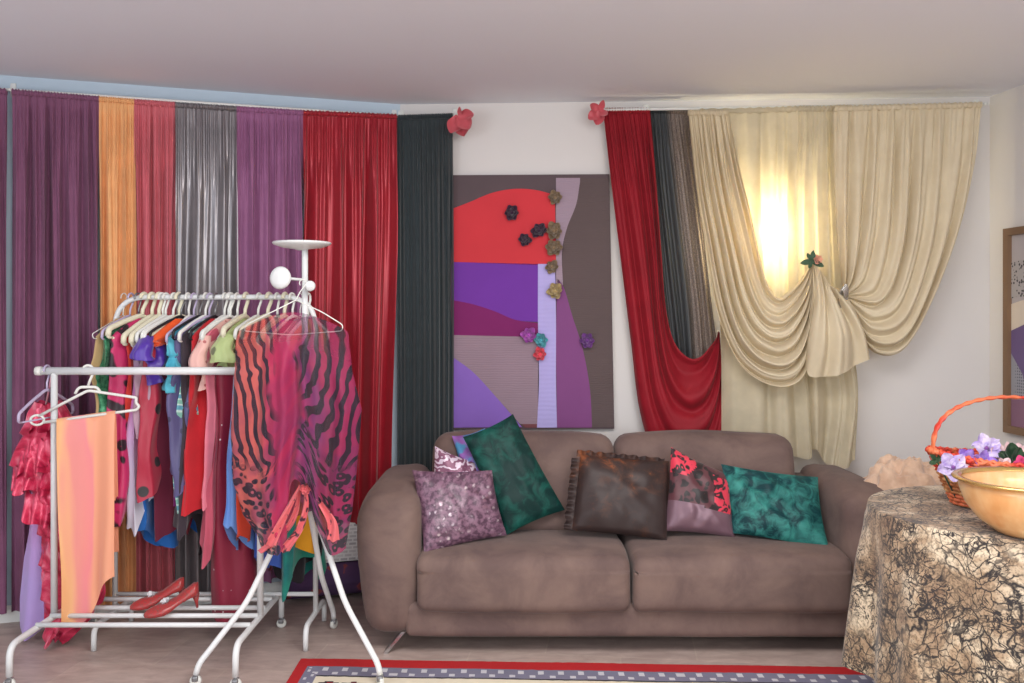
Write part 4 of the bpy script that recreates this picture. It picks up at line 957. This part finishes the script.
# ================================================================== SHOES ON THE SHELF
SHO = leo('red_patent_snake', (172, 52, 52), (110, 72, 64), 70, rough=.25); SHF = cloth('white_silk', (232, 226, 228))
def shoe(toe, heel, label, seed):
    """toe and heel: world points (toe low, heel raised)"""
    r = thing('high_heel_shoe', label, 'shoe', (toe+heel)/2*1.0, 'red shoes on the rack shelf'); BASE[r.name] = Vector(((toe.x+heel.x)/2, (toe.y+heel.y)/2, .188)); r.location = BASE[r.name]
    d = heel-toe; d.z = 0; L = d.length; d.normalize(); s = Vector((-d.y, d.x, 0))
    prof = [(0, .014, .012, 0), (.06, .030, .024, 0), (.18, .040, .036, 0), (.32, .044, .042, .003), (.45, .040, .036, .014), (.62, .033, .028, .036), (.8, .031, .040, .052), (.94, .028, .054, .058), (1, .014, .048, .060)]
    def fn(u, v):
        i = v*(len(prof)-1); k = min(int(i), len(prof)-2); f = i-k; a = [prof[k][j]*(1-f)+prof[k+1][j]*f for j in range(4)]
        th = 2*PI*u; top = max(0, math.sin(th)); z = a[3]+ (a[2]*top**.7 if .0 < v < 1 else a[2]*top)
        if .30 < v < .95: z = a[3]+min(a[2]*top**.7, a[2]*.9)
        w_ = a[1]*math.cos(th)*(1-.35*top*top)
        return toe+d*(L*a[0])+s*w_+Vector((0, 0, z))
    link('upper', grid(fn, 24, 24, True), SHO, r)
    m = MB(); hp = toe+d*(L*.95)+Vector((0, 0, .06)); m.tube([hp, hp+d*.004-Vector((0, 0, .03)), hp+d*.008-Vector((0, 0, .058))], [.017, .008, .005], 10); link('heel', m, SHO, r)
    link('flower', rosette(toe+d*(L*.40)+Vector((0, 0, .045)), Vector((-.2, -1, 1)), .018, seed, 2), SHF, r)
z0 = .190
def onshelf(x, D): return Vector(((x-CX)/F*D, D, z0))
shoe(onshelf(130, 3.72), onshelf(184, 3.80), 'red patent high heel with a white flower lying at the back of the pair', 1)
shoe(onshelf(144, 3.62), onshelf(198, 3.73), 'red patent high heel with a white flower lying nearest on the shelf', 2)

# ================================================================== THINGS ON THE FLOOR BY THE LEFT WALL
t = NT('purple_rust_kilim'); v = t.coord(); vo = t.n('ShaderNodeTexVoronoi', i_Scale=9, distance='MANHATTAN'); t.l(v, vo.inputs['Vector'])
t.l(t.ramp(vo.outputs['Distance'], [(.2, (126, 60, 62)), (.34, (150, 70, 74)), (.4, (88, 58, 96)), (.7, (80, 54, 92))]), t.b.inputs['Base Color']); t.set(Roughness=.9); KIL = t.m
ca = WL.hit(286, 590, .10); cb = WL.hit(392, 590, .10); m = MB(); dd = (cb-ca).normalized()
for layer, rr_ in enumerate((.085, .068, .05)):
    pts = []
def roll(u, v):
    th = v*6*PI; r = .088-.05*v; p = Vector((ca.x, ca.y, 0))*(1-u)+Vector((cb.x, cb.y, 0))*u; n = WL.n3()
    return p+n*(r*math.cos(th))+Vector((0, 0, .09+r*math.sin(th)*1.0))
tag(link('rolled_rug', grid(roll, 20, 90), KIL), 'rolled purple and rust rug lying along the wall left of the sofa', 'rug')
t = NT('printed_paper'); v = t.coord(); br2 = t.n('ShaderNodeTexBrick', i_Scale=9); br2.inputs['Brick Width'].default_value = .35; br2.inputs['Row Height'].default_value = .16; br2.inputs['Mortar Size'].default_value = .035
mpp = t.n('ShaderNodeMapping'); mpp.inputs['Rotation'].default_value = (PI/2, 0, 0); t.l(v, mpp.inputs[0]); t.l(mpp.outputs[0], br2.inputs['Vector'])
br2.inputs['Color1'].default_value = lin((176, 172, 176)); br2.inputs['Color2'].default_value = lin((214, 210, 212)); br2.inputs['Mortar'].default_value = lin((226, 224, 224)); t.l(br2.outputs['Color'], t.b.inputs['Base Color']); t.set(Roughness=.7)
m = MB(); pa, pb = WL.hit(322, 562, .10), WL.hit(360, 562, .10); dd = (pb-pa).normalized(); up = Vector((0, 0, 1))
vs = []
for k in (0, 1):
    for (q, z) in ((pa, .181), (pb, .181), (pb, .36), (pa, .36)): vs.append(Vector((q.x, q.y, z))+WL.n3()*(.025*(k)-.01)-WL.n3()*(.03*(z > .3)))
m.add(vs, [(0, 1, 2, 3), (7, 6, 5, 4), (0, 4, 5, 1), (1, 5, 6, 2), (2, 6, 7, 3), (3, 7, 4, 0)])
tag(link('printed_box', m, t.m, None, False), 'thin white box with grey printing standing on the rolled rug', 'box')

# ================================================================== RUG
RC_ = [plain('rug_red', (176, 36, 40), .95, 0, .4, 300), plain('rug_slate', (120, 118, 138), .95, 0, .4, 300), plain('rug_cream', (222, 212, 190), .95, 0, .4, 300), plain('rug_black', (48, 42, 46), .95), plain('rug_green', (84, 98, 66), .95, 0, .4, 300), plain('rug_pale', (196, 194, 200), .95)]
rx0, rxw, ryd = -.857, 2.9, 2.0
tl = Vector((rx0, 3.655, 0)); ux = Vector((1, -.040, 0)).normalized(); uy = Vector((-.040, -1, 0)).normalized()
uy = Vector((0.0, -1, 0))
def rugmat(x, y):
    ex = min(x, rxw-x)/.105; ey = min(y, ryd-y)/.175; e = min(ex, ey)
    if e < .46: return 0
    if e < 1:
        s = x if ey < ex else y
        q = e-.72
        return 5 if abs(q+(.12 if int(s*26) % 2 else -.1)) < .07 and (s*26) % 1 < .6 else (3 if e > .95 else 1)
    for k, cx_ in enumerate((.21, .70, 1.36, 1.98, 2.5)):
        for r_ in range(4):
            dx = abs(x-cx_-(r_ % 2)*.2); cy = y-.225-.42*r_
            if 0 <= cy < .24 and dx < .10:
                zig = .02*abs(((x-cx_)*22) % 2-1)
                if cy < zig-.004: continue
                if cy < zig+.008 or dx > .092: return 3
                if .05 < cy < .2 and dx < .05-.3*abs(cy-.12): return 2
                return (0, 4, 0, 4, 0)[(k+r_) % 5]
    return 2
nx, ny = 260, 180; vs = []; fs = []; mi = []
for j in range(ny+1):
    for i in range(nx+1):
        x, y = rxw*i/nx, ryd*j/ny; p = tl+ux*x+uy*y; vs.append(Vector((p.x, p.y+.004*nz(x*2, 5)*0, .009+.0022*nz(x*3, y*3)+.0012*nz(x*40, y*40))))
for j in range(ny):
    for i in range(nx):
        fs.append((j*(nx+1)+i, (j+1)*(nx+1)+i, (j+1)*(nx+1)+i+1, j*(nx+1)+i+1)); mi.append(rugmat(rxw*(i+.5)/nx, ryd*(j+.5)/ny))
m = MB(); m.add(vs, fs); m.mi = mi
c4 = [tl, tl+ux*rxw, tl+ux*rxw+uy*ryd, tl+uy*ryd]
m.add([Vector((p.x, p.y, z)) for z in (.0005, .0085) for p in c4], [(0, 1, 5, 4), (1, 2, 6, 5), (2, 3, 7, 6), (3, 0, 4, 7), (0, 3, 2, 1)])
tag(link('woven_rug', m, RC_, None, False), 'cream woven rug with red and grey-blue borders in front of the sofa', 'rug')

# ================================================================== TABLE WITH CLOTH
TCX, TCY, TR, TZ = 1.675, 3.0, .455, .75
WOOD = plain('brown_table_wood', (110, 76, 52), .5)
tb_ = thing('round_table', 'round wooden table hidden under the beige and black branch print cloth', 'table', (TCX, TCY, 0))
m = MB(); m.lathe([(0, .725), (TR-.01, .725), (TR-.004, .733), (TR-.01, .741), (0, .741)], (TCX, TCY, 0), 48); link('tabletop', m, WOOD, tb_)
for a in (.8, 2.37, 3.94, 5.5):
    m = MB(); x, y = TCX+.30*math.cos(a), TCY+.30*math.sin(a); m.tube([(x, y, .725), (x, y, .4), (x, y, 0)], [.026, .022, .018], 12); link('leg', m, WOOD, tb_)
t = NT('branch_print_cloth'); v = t.coord(); nn = t.n('ShaderNodeTexNoise', i_Scale=5); nn.inputs['Detail'].default_value = 6; t.l(v, nn.inputs['Vector']); wv = t.mix(.22, v, nn.outputs['Color'], 'ADD')
def cracks(sc, w0, w1):
    vo = t.n('ShaderNodeTexVoronoi', feature='DISTANCE_TO_EDGE', i_Scale=sc); t.l(wv, vo.inputs['Vector']); return t.ramp(vo.outputs['Distance'], [(w0, (255, 255, 255)), (w1, (0, 0, 0))])
c1 = cracks(13, .02, .07); c2 = cracks(30, .02, .08); nb = t.noise(v, 17, 4, .6, 1.8); c3 = t.ramp(nb, [(.455, (0, 0, 0)), (.485, (255, 255, 255)), (.515, (255, 255, 255)), (.545, (0, 0, 0))])
gate = t.ramp(t.noise(v, 5, 3), [(.40, (0, 0, 0)), (.52, (255, 255, 255))]); gate2 = t.ramp(t.noise(v, 7, 3), [(.44, (0, 0, 0)), (.54, (255, 255, 255))])
gate1 = t.ramp(t.noise(t.coord(loc=(3, 1, 2)), 6, 3), [(.40, (0, 0, 0)), (.54, (255, 255, 255))]); c1 = t.mix(1, c1, gate1, 'MULTIPLY')
blk = t.mix(1, t.mix(1, c2, gate, 'MULTIPLY'), c1, 'LIGHTEN'); blk = t.mix(1, blk, t.mix(1, c3, gate2, 'MULTIPLY'), 'LIGHTEN')
base = t.ramp(t.noise(v, 8, 5, .6, .5), [(.3, (118, 92, 72)), (.48, (168, 142, 114)), (.62, (214, 196, 170))])
spk = t.ramp(t.noise(v, 130, 4), [(.38, (60, 48, 42)), (.52, (255, 255, 255))]); base = t.mix(.55, base, spk, 'MULTIPLY')
t.l(t.mix(blk, base, (34, 28, 30)), t.b.inputs['Base Color']); t.set(Roughness=.75, Sheen_Weight=.2); t.bump(t.noise(v, 60, 3), .3, .004); BRCH = t.m
def tcl(u, v):
    th = 2*PI*u
    if v < .3: r = (TR+.004)*v/.3; z = TZ; 
    else:
        s = (v-.3)/.7; hem = .24-.14*max(0, math.cos(th+2.1))+.04*math.sin(4*th+1)
        z = TZ-.012*sm(0, .05, s)-(TZ-hem)*s
        f = sm(0, .35, s)
        r = TR+.008+.045*s + f*(.030*math.sin(9*th+.9+1.2*nz(math.cos(th), math.sin(th)))+.014*math.sin(17*th+2))*(.35+.65*s)
        if s < .05: r = TR+.008*s/.05
    return Vector((TCX+r*math.cos(th), TCY+r*math.sin(th), z-.0*(v > .3)+.002*nz(r*8*math.cos(th), r*8*math.sin(th))*(v < .3)))
tag(link('tablecloth', grid(tcl, 200, 90, True), BRCH), 'beige cloth with black branching pattern draped over the round table', 'tablecloth')

# bowl
t = NT('amber_gold_enamel'); v = t.coord(scale=(3, 3, .8)); n = t.noise(v, 3, 4)
t.l(t.ramp(n, [(.32, (226, 160, 98)), (.5, (240, 192, 136)), (.66, (236, 214, 176))]), t.b.inputs['Base Color']); t.set(Roughness=.28, Metallic=.2, Coat_Weight=.4); AMB = t.m
GOLD = plain('gold_rim', (226, 190, 120), .22, .85)
bc = Vector((1.543, 2.67, TZ+.003)); bw = thing('bowl', 'large round gold and amber bowl at the right edge of the table', 'bowl', tuple(bc))
m = MB(); m.lathe([(0, .0), (.085, .0), (.098, .006), (.145, .04), (.180, .085), (.196, .13), (.200, .158), (.190, .158), (.186, .13), (.170, .085), (.135, .045), (.08, .02), (0, .016)], bc, 64); link('bowl_body', m, AMB, bw)
m = MB(); m.lathe([(.188, .156), (.214, .158), (.217, .162), (.213, .166), (.190, .164), (.188, .156)], bc, 64); link('rim', m, GOLD, bw)

# basket of flowers
t = NT('red_wicker'); v = t.coord(); n = t.noise(v, 12, 3); t.l(t.ramp(n, [(.45, (206, 60, 46)), (.56, (224, 120, 80))]), t.b.inputs['Base Color']); t.set(Roughness=.45); WRED = t.m
t = NT('natural_wicker'); v = t.coord(); n = t.noise(v, 20, 3); t.l(t.ramp(n, [(.42, (186, 116, 70)), (.56, (226, 174, 118))]), t.b.inputs['Base Color']); t.set(Roughness=.5); WNAT = t.m
kc = Vector((1.70, 3.08, TZ+.003)); KA, KB = .26, .16
bk = thing('wicker_basket', 'red and natural wicker basket with a tall hoop handle behind the gold bowl', 'basket', tuple(kc))
rows = 13
def kp(th, z):  # flared wall with raised ends
    f = .70+.30*(z/.15); rise = .028*(math.cos(th)**2)*(z/.15); return kc+Vector((KA*f*math.cos(th), KB*f*math.sin(th), z+rise))
for j in range(rows):
    z = .008+j*.0115; m = MB()
    pts = []
    for i in range(97):
        th = 2*PI*i/96; p = kp(th, z); wv_ = .0045*math.sin(24*th+(PI if j % 2 else 0)); pts.append(p+Vector((math.cos(th), math.sin(th), 0))*wv_)
    m.tube(pts, .0062, 6, cap=False)
    o = link('wicker_row', m, WRED if j in (0, 1, 2, 8, 9, 11, 12) else WNAT, bk); o['label'] = 'red wicker strand' if j in (0, 1, 2, 8, 9, 11, 12) else 'natural brown wicker strand'
m = MB()
for i in range(24): th = 2*PI*(i+.5)/24; m.tube([kp(th, .003), kp(th, .15)], .004, 6)
link('stakes', m, WNAT, bk)
m = MB(); m.lathe([(0, 0), (.70, 0), (.70, .006), (0, .006)], kc+Vector((0, 0, .001)), 40, sx=KA, sy=KB); link('basket_floor', m, WNAT, bk)
m = MB(); k = []
for i in range(161):
    th = 2*PI*i/160; k.append(kp(th, .155)+Vector((0, 0, .006*math.sin(40*th)))+Vector((math.cos(th), math.sin(th), 0))*.006*math.cos(40*th))
m.tube(k, .008, 7, cap=False); k2 = [p+Vector((0, 0, .004)) + Vector((0, 0, -.012*math.sin(40*2*PI*i/160))) for i, p in enumerate(k)]; m.tube(k2, .007, 7, cap=False); link('braided_rim', m, WRED, bk)
hp = [kc+Vector((-(KA+.0)*math.cos(PI*i/48)*(1.0), 0, (.155+.215*math.sin(PI*i/48)**.6))) for i in range(49)]
m = MB()
def strap(u, v):
    i = v*48; k0 = min(int(i), 47); p = hp[k0]*(1-(i-k0))+hp[k0+1]*(i-k0); d = (hp[min(48, k0+1)]-hp[max(0, k0-1)]).normalized(); th = 2*PI*u; n_ = d.cross(Vector((0, 1, 0)))
    return p+Vector((0, 1, 0))*(.014*math.cos(th))+n_*(.006*math.sin(th)+.0015*math.sin(v*120+th))
m.add(*grid(strap, 12, 150, True)); link('handle', m, WRED, bk)
PF = {'lilac': cloth('lilac_petal', (222, 210, 236), c2=(178, 156, 216), var=40, rough=.5, trans=.15), 'purple': cloth('purple_petal', (132, 96, 196), c2=(170, 140, 214), var=40, rough=.5), 'pale': cloth('pale_pink_petal', (236, 200, 204), rough=.5), 'hot': cloth('hot_pink_petal', (222, 70, 130), rough=.5), 'leaf': cloth('dark_leaf', (60, 90, 58), c2=(40, 66, 44), rough=.5), 'stem': cloth('green_stem', (70, 100, 60))}
def open_flower(px_, py_, D, r, kind, label, seed, nn=(-.3, -1, .5), petals=5):
    c = P(px_, py_, D); n = Vector(nn).normalized(); a = n.cross(Vector((0, 0, 1))).normalized(); b = n.cross(a)
    rt = thing('silk_flower', label, 'flower', (c.x, c.y, TZ+.02), 'silk flowers in the wicker basket')
    m = MB()
    for i in range(petals):
        th = 2*PI*i/petals+seed; m.add(*petal(c+n*.002*(i % 2), n, a*math.cos(th)+b*math.sin(th), r, r*.85, r*.28, seed*3+i, .3))
    link('petals', m, PF[kind], rt)
    m = MB(); m.lathe([(0, 0), (r*.16, .002), (r*.12, r*.22), (0, r*.28)], c, 10, n); link('centre', m, FLW['violet'] if kind in ('lilac', 'purple') else FLW['gold'], rt)
    m = MB(); bx = kc.x+(c.x-kc.x)*.4; by = kc.y+(c.y-kc.y)*.3; m.tube([c, Vector(((c.x+bx)/2, (c.y+by)/2, (c.z+TZ)/2+.03)), Vector((bx, by, TZ+.02))], .003, 6); link('stem', m, PF['stem'], rt)
open_flower(953, 468, 2.98, .052, 'lilac', 'pale lilac silk flower lowest at the left end of the basket', .3)
open_flower(986, 449, 3.03, .052, 'lilac', 'pale lilac silk flower standing highest in the basket', 1.1, (0, -1, .7))
open_flower(983, 464, 2.97, .045, 'purple', 'deeper purple silk flower just above the bowl rim', 2.0, (.1, -1, .4))
open_flower(998, 455, 3.02, .035, 'pale', 'pale pink silk flower between the lilac one and the leaves', .6, (.2, -1, .5))
open_flower(1004, 466, 2.97, .03, 'pale', 'small pale pink silk bud flower above the bowl rim', 1.6, (0, -1, .3))
open_flower(1022, 453, 3.05, .035, 'pale', 'pale pink silk flower beside the dark leaves at the picture edge', 2.6, (0, -1, .4))
open_flower(1023, 466, 2.96, .036, 'hot', 'hot pink silk flower at the right picture edge', .9, (-.1, -1, .4), 6)
open_flower(967, 458, 3.05, .034, 'purple', 'small purple silk flower between the two lilac ones', 2.9, (-.3, -1, .6))
open_flower(972, 471, 2.97, .034, 'pale', 'pale pink silk flower peeping over the left of the bowl rim', .2, (-.1, -1, .5))
open_flower(1010, 452, 3.08, .034, 'pale', 'pale pink silk flower at the back above the leaf spray', 1.2, (0, -1, .5))
lc_ = P(1011, 461, 3.0); lr_ = thing('leaf_spray', 'dark green silk leaf spray between the pink flowers in the basket', 'leaves', (lc_.x, lc_.y, TZ+.02))
for i, (dx, dz, L) in enumerate(((-.7, .5, .05), (0, 1, .06), (.8, .5, .05), (-1, -.1, .05), (.9, -.2, .05), (.4, 1, .05))):
    m = MB(); m.add(*petal(lc_+Vector((0, -.004*i, 0)), Vector((0, -1, .3)), Vector((dx, 0, dz)), L, L*.7, .012, i+4)); link('leaf', m, PF['leaf'], lr_)
m = MB(); m.tube([lc_, Vector((lc_.x-.02, lc_.y+.03, TZ+.02))], .003, 6); link('stem', m, PF['stem'], lr_)
l2 = P(937, 461, 3.03); m = MB()
for i, (dx, dz, L) in enumerate(((-.5, .5, .03), (.6, .6, .035), (-.9, -.3, .03))): m.add(*petal(l2, Vector((-.2, -1, .3)), Vector((dx, 0, dz)), L, L*.6, .01, i+14))
m.tube([l2, Vector((l2.x+.08, l2.y+.03, TZ+.03))], .003, 6)
tag(link('leaf_spray', m, PF['leaf']), 'small dark leaf tucked at the left rim of the basket', 'leaves')

# beige fleece heaped on a stool behind the table
FLE = cloth('beige_fleece', (222, 190, 164), c2=(200, 164, 138), rough=.95, sheen=.6, var=14, bumps=.6, bs=45)
fc = P(904, 466, 3.95); fx, fy = fc.x, 3.95
st = thing('stool', 'small wooden stool under the beige fleece behind the table', 'stool', (fx, fy, 0))
m = MB(); m.lathe([(0, .44), (.14, .44), (.15, .455), (.14, .47), (0, .47)], (fx, fy, 0), 28); link('seat', m, WOOD, st)
for a in (.8, 2.4, 3.9, 5.5):
    m = MB(); m.tube([(fx+.1*math.cos(a), fy+.1*math.sin(a), .44), (fx+.12*math.cos(a), fy+.12*math.sin(a), 0)], .014, 8); link('leg', m, WOOD, st)
def fle(u, v):
    th = 2*PI*u; ph = v*PI*.5
    rx_, ry_ = .175, .15
    prof = [(0, 0), (.35, .985), (.6, .93), (.85, .8), (1.0, .6), (1.03, .2), (1.05, 0)]
    i = v*6; k = min(int(i), 5); f = i-k; r = prof[k][0]*(1-f)+prof[k+1][0]*f; z = (1.0 if k == 0 and f == 0 else (prof[k][1] if k else 1.0)*(1-f)+prof[k+1][1]*f)
    nn_ = nz(math.cos(th)*r*3.2+3, math.sin(th)*r*3.2, z*3)
    n2_ = nz(math.cos(th)*r*9, math.sin(th)*r*9, z*8)
    return Vector((fx+rx_*r*math.cos(th)*(1+.22*nn_+.05*n2_), fy+ry_*r*math.sin(th)*(1+.2*nn_), .474+.295*z+.05*nn_*z+.02*n2_*z))
tag(link('fleece_throw', grid(fle, 80, 48, True), FLE), 'crumpled beige fleece heaped between the sofa arm and the flower basket', 'throw')

# ================================================================== FRAMED PICTURE ON THE RIGHT WALL
pr = thing('framed_picture', 'brown wood framed abstract picture on the right wall, cut by the picture edge', 'picture', tuple(WR.hit(1008, 432, 0)))
nR = WR.n3(); p0 = WR.hit(1008.5, 432, 0); dR = WR.d.to_3d(); z0_, z1_ = p0.z, WR.hit(1008.5, 229, 0).z; WID = .72
def rq(s, z, o): return Vector((p0.x, p0.y, 0))+dR*s+nR*o+Vector((0, 0, z))
def slab(name, s0, s1, za, zb, o0, o1, mat):
    vs = [rq(s, z, o) for o in (o0, o1) for (s, z) in ((s0, za), (s1, za), (s1, zb), (s0, zb))]
    return link(name, (vs, [(3, 2, 1, 0), (4, 5, 6, 7), (0, 1, 5, 4), (1, 2, 6, 5), (2, 3, 7, 6), (3, 0, 4, 7)]), mat, pr, False)
FRW = plain('walnut_frame', (128, 100, 76), .5); fw = .035
slab('frame_rail', 0, WID, z0_, z0_+fw, 0, .03, FRW); slab('frame_rail', 0, WID, z1_-fw, z1_, 0, .03, FRW)
slab('frame_stile', 0, fw, z0_+fw, z1_-fw, 0, .03, FRW); slab('frame_stile', WID-fw, WID, z0_+fw, z1_-fw, 0, .03, FRW)
def shape(name, pts, o, mat):
    vs = [rq(fw+s*(WID-2*fw), z1_-fw-y*(z1_-z0_-2*fw), oo) for oo in (o, o+.002) for (s, y) in pts]; n = len(pts)
    link(name, (vs, [tuple(range(n))[::-1], tuple(range(n, 2*n))]+[(i, (i+1) % n, n+(i+1) % n, n+i) for i in range(n)]), mat, pr, False)
slab('picture_sheet', fw, WID-fw, z0_+fw, z1_-fw, .002, .008, plain('picture_grey', (186, 178, 178), .6))
shape('speckled_shape', [(0, .14), (.4, .12), (.5, .3), (0, .33)], .008, dotted('speckle_print', (176, 170, 168), (56, 50, 54), 60, .35))
shape('cream_shape', [(0, .36), (.6, .27), (1, .4), (.5, .52), (0, .5)], .0085, plain('picture_cream', (222, 208, 190), .6))
shape('violet_shape', [(0, .5), (.3, .43), (.7, .5), (.6, .8), (.1, .82), (0, .7)], .009, plain('picture_violet', (112, 92, 134), .6))
shape('dotted_shape', [(0, .62), (.12, .72), (.2, .86), (0, .84)], .0095, dotted('grey_dot_print', (150, 150, 160), (90, 90, 104), 70, .3, rnd=.1))
shape('mauve_shape', [(0, .86), (1, .82), (1, 1), (0, 1)], .0095, plain('picture_mauve', (140, 104, 126), .6))
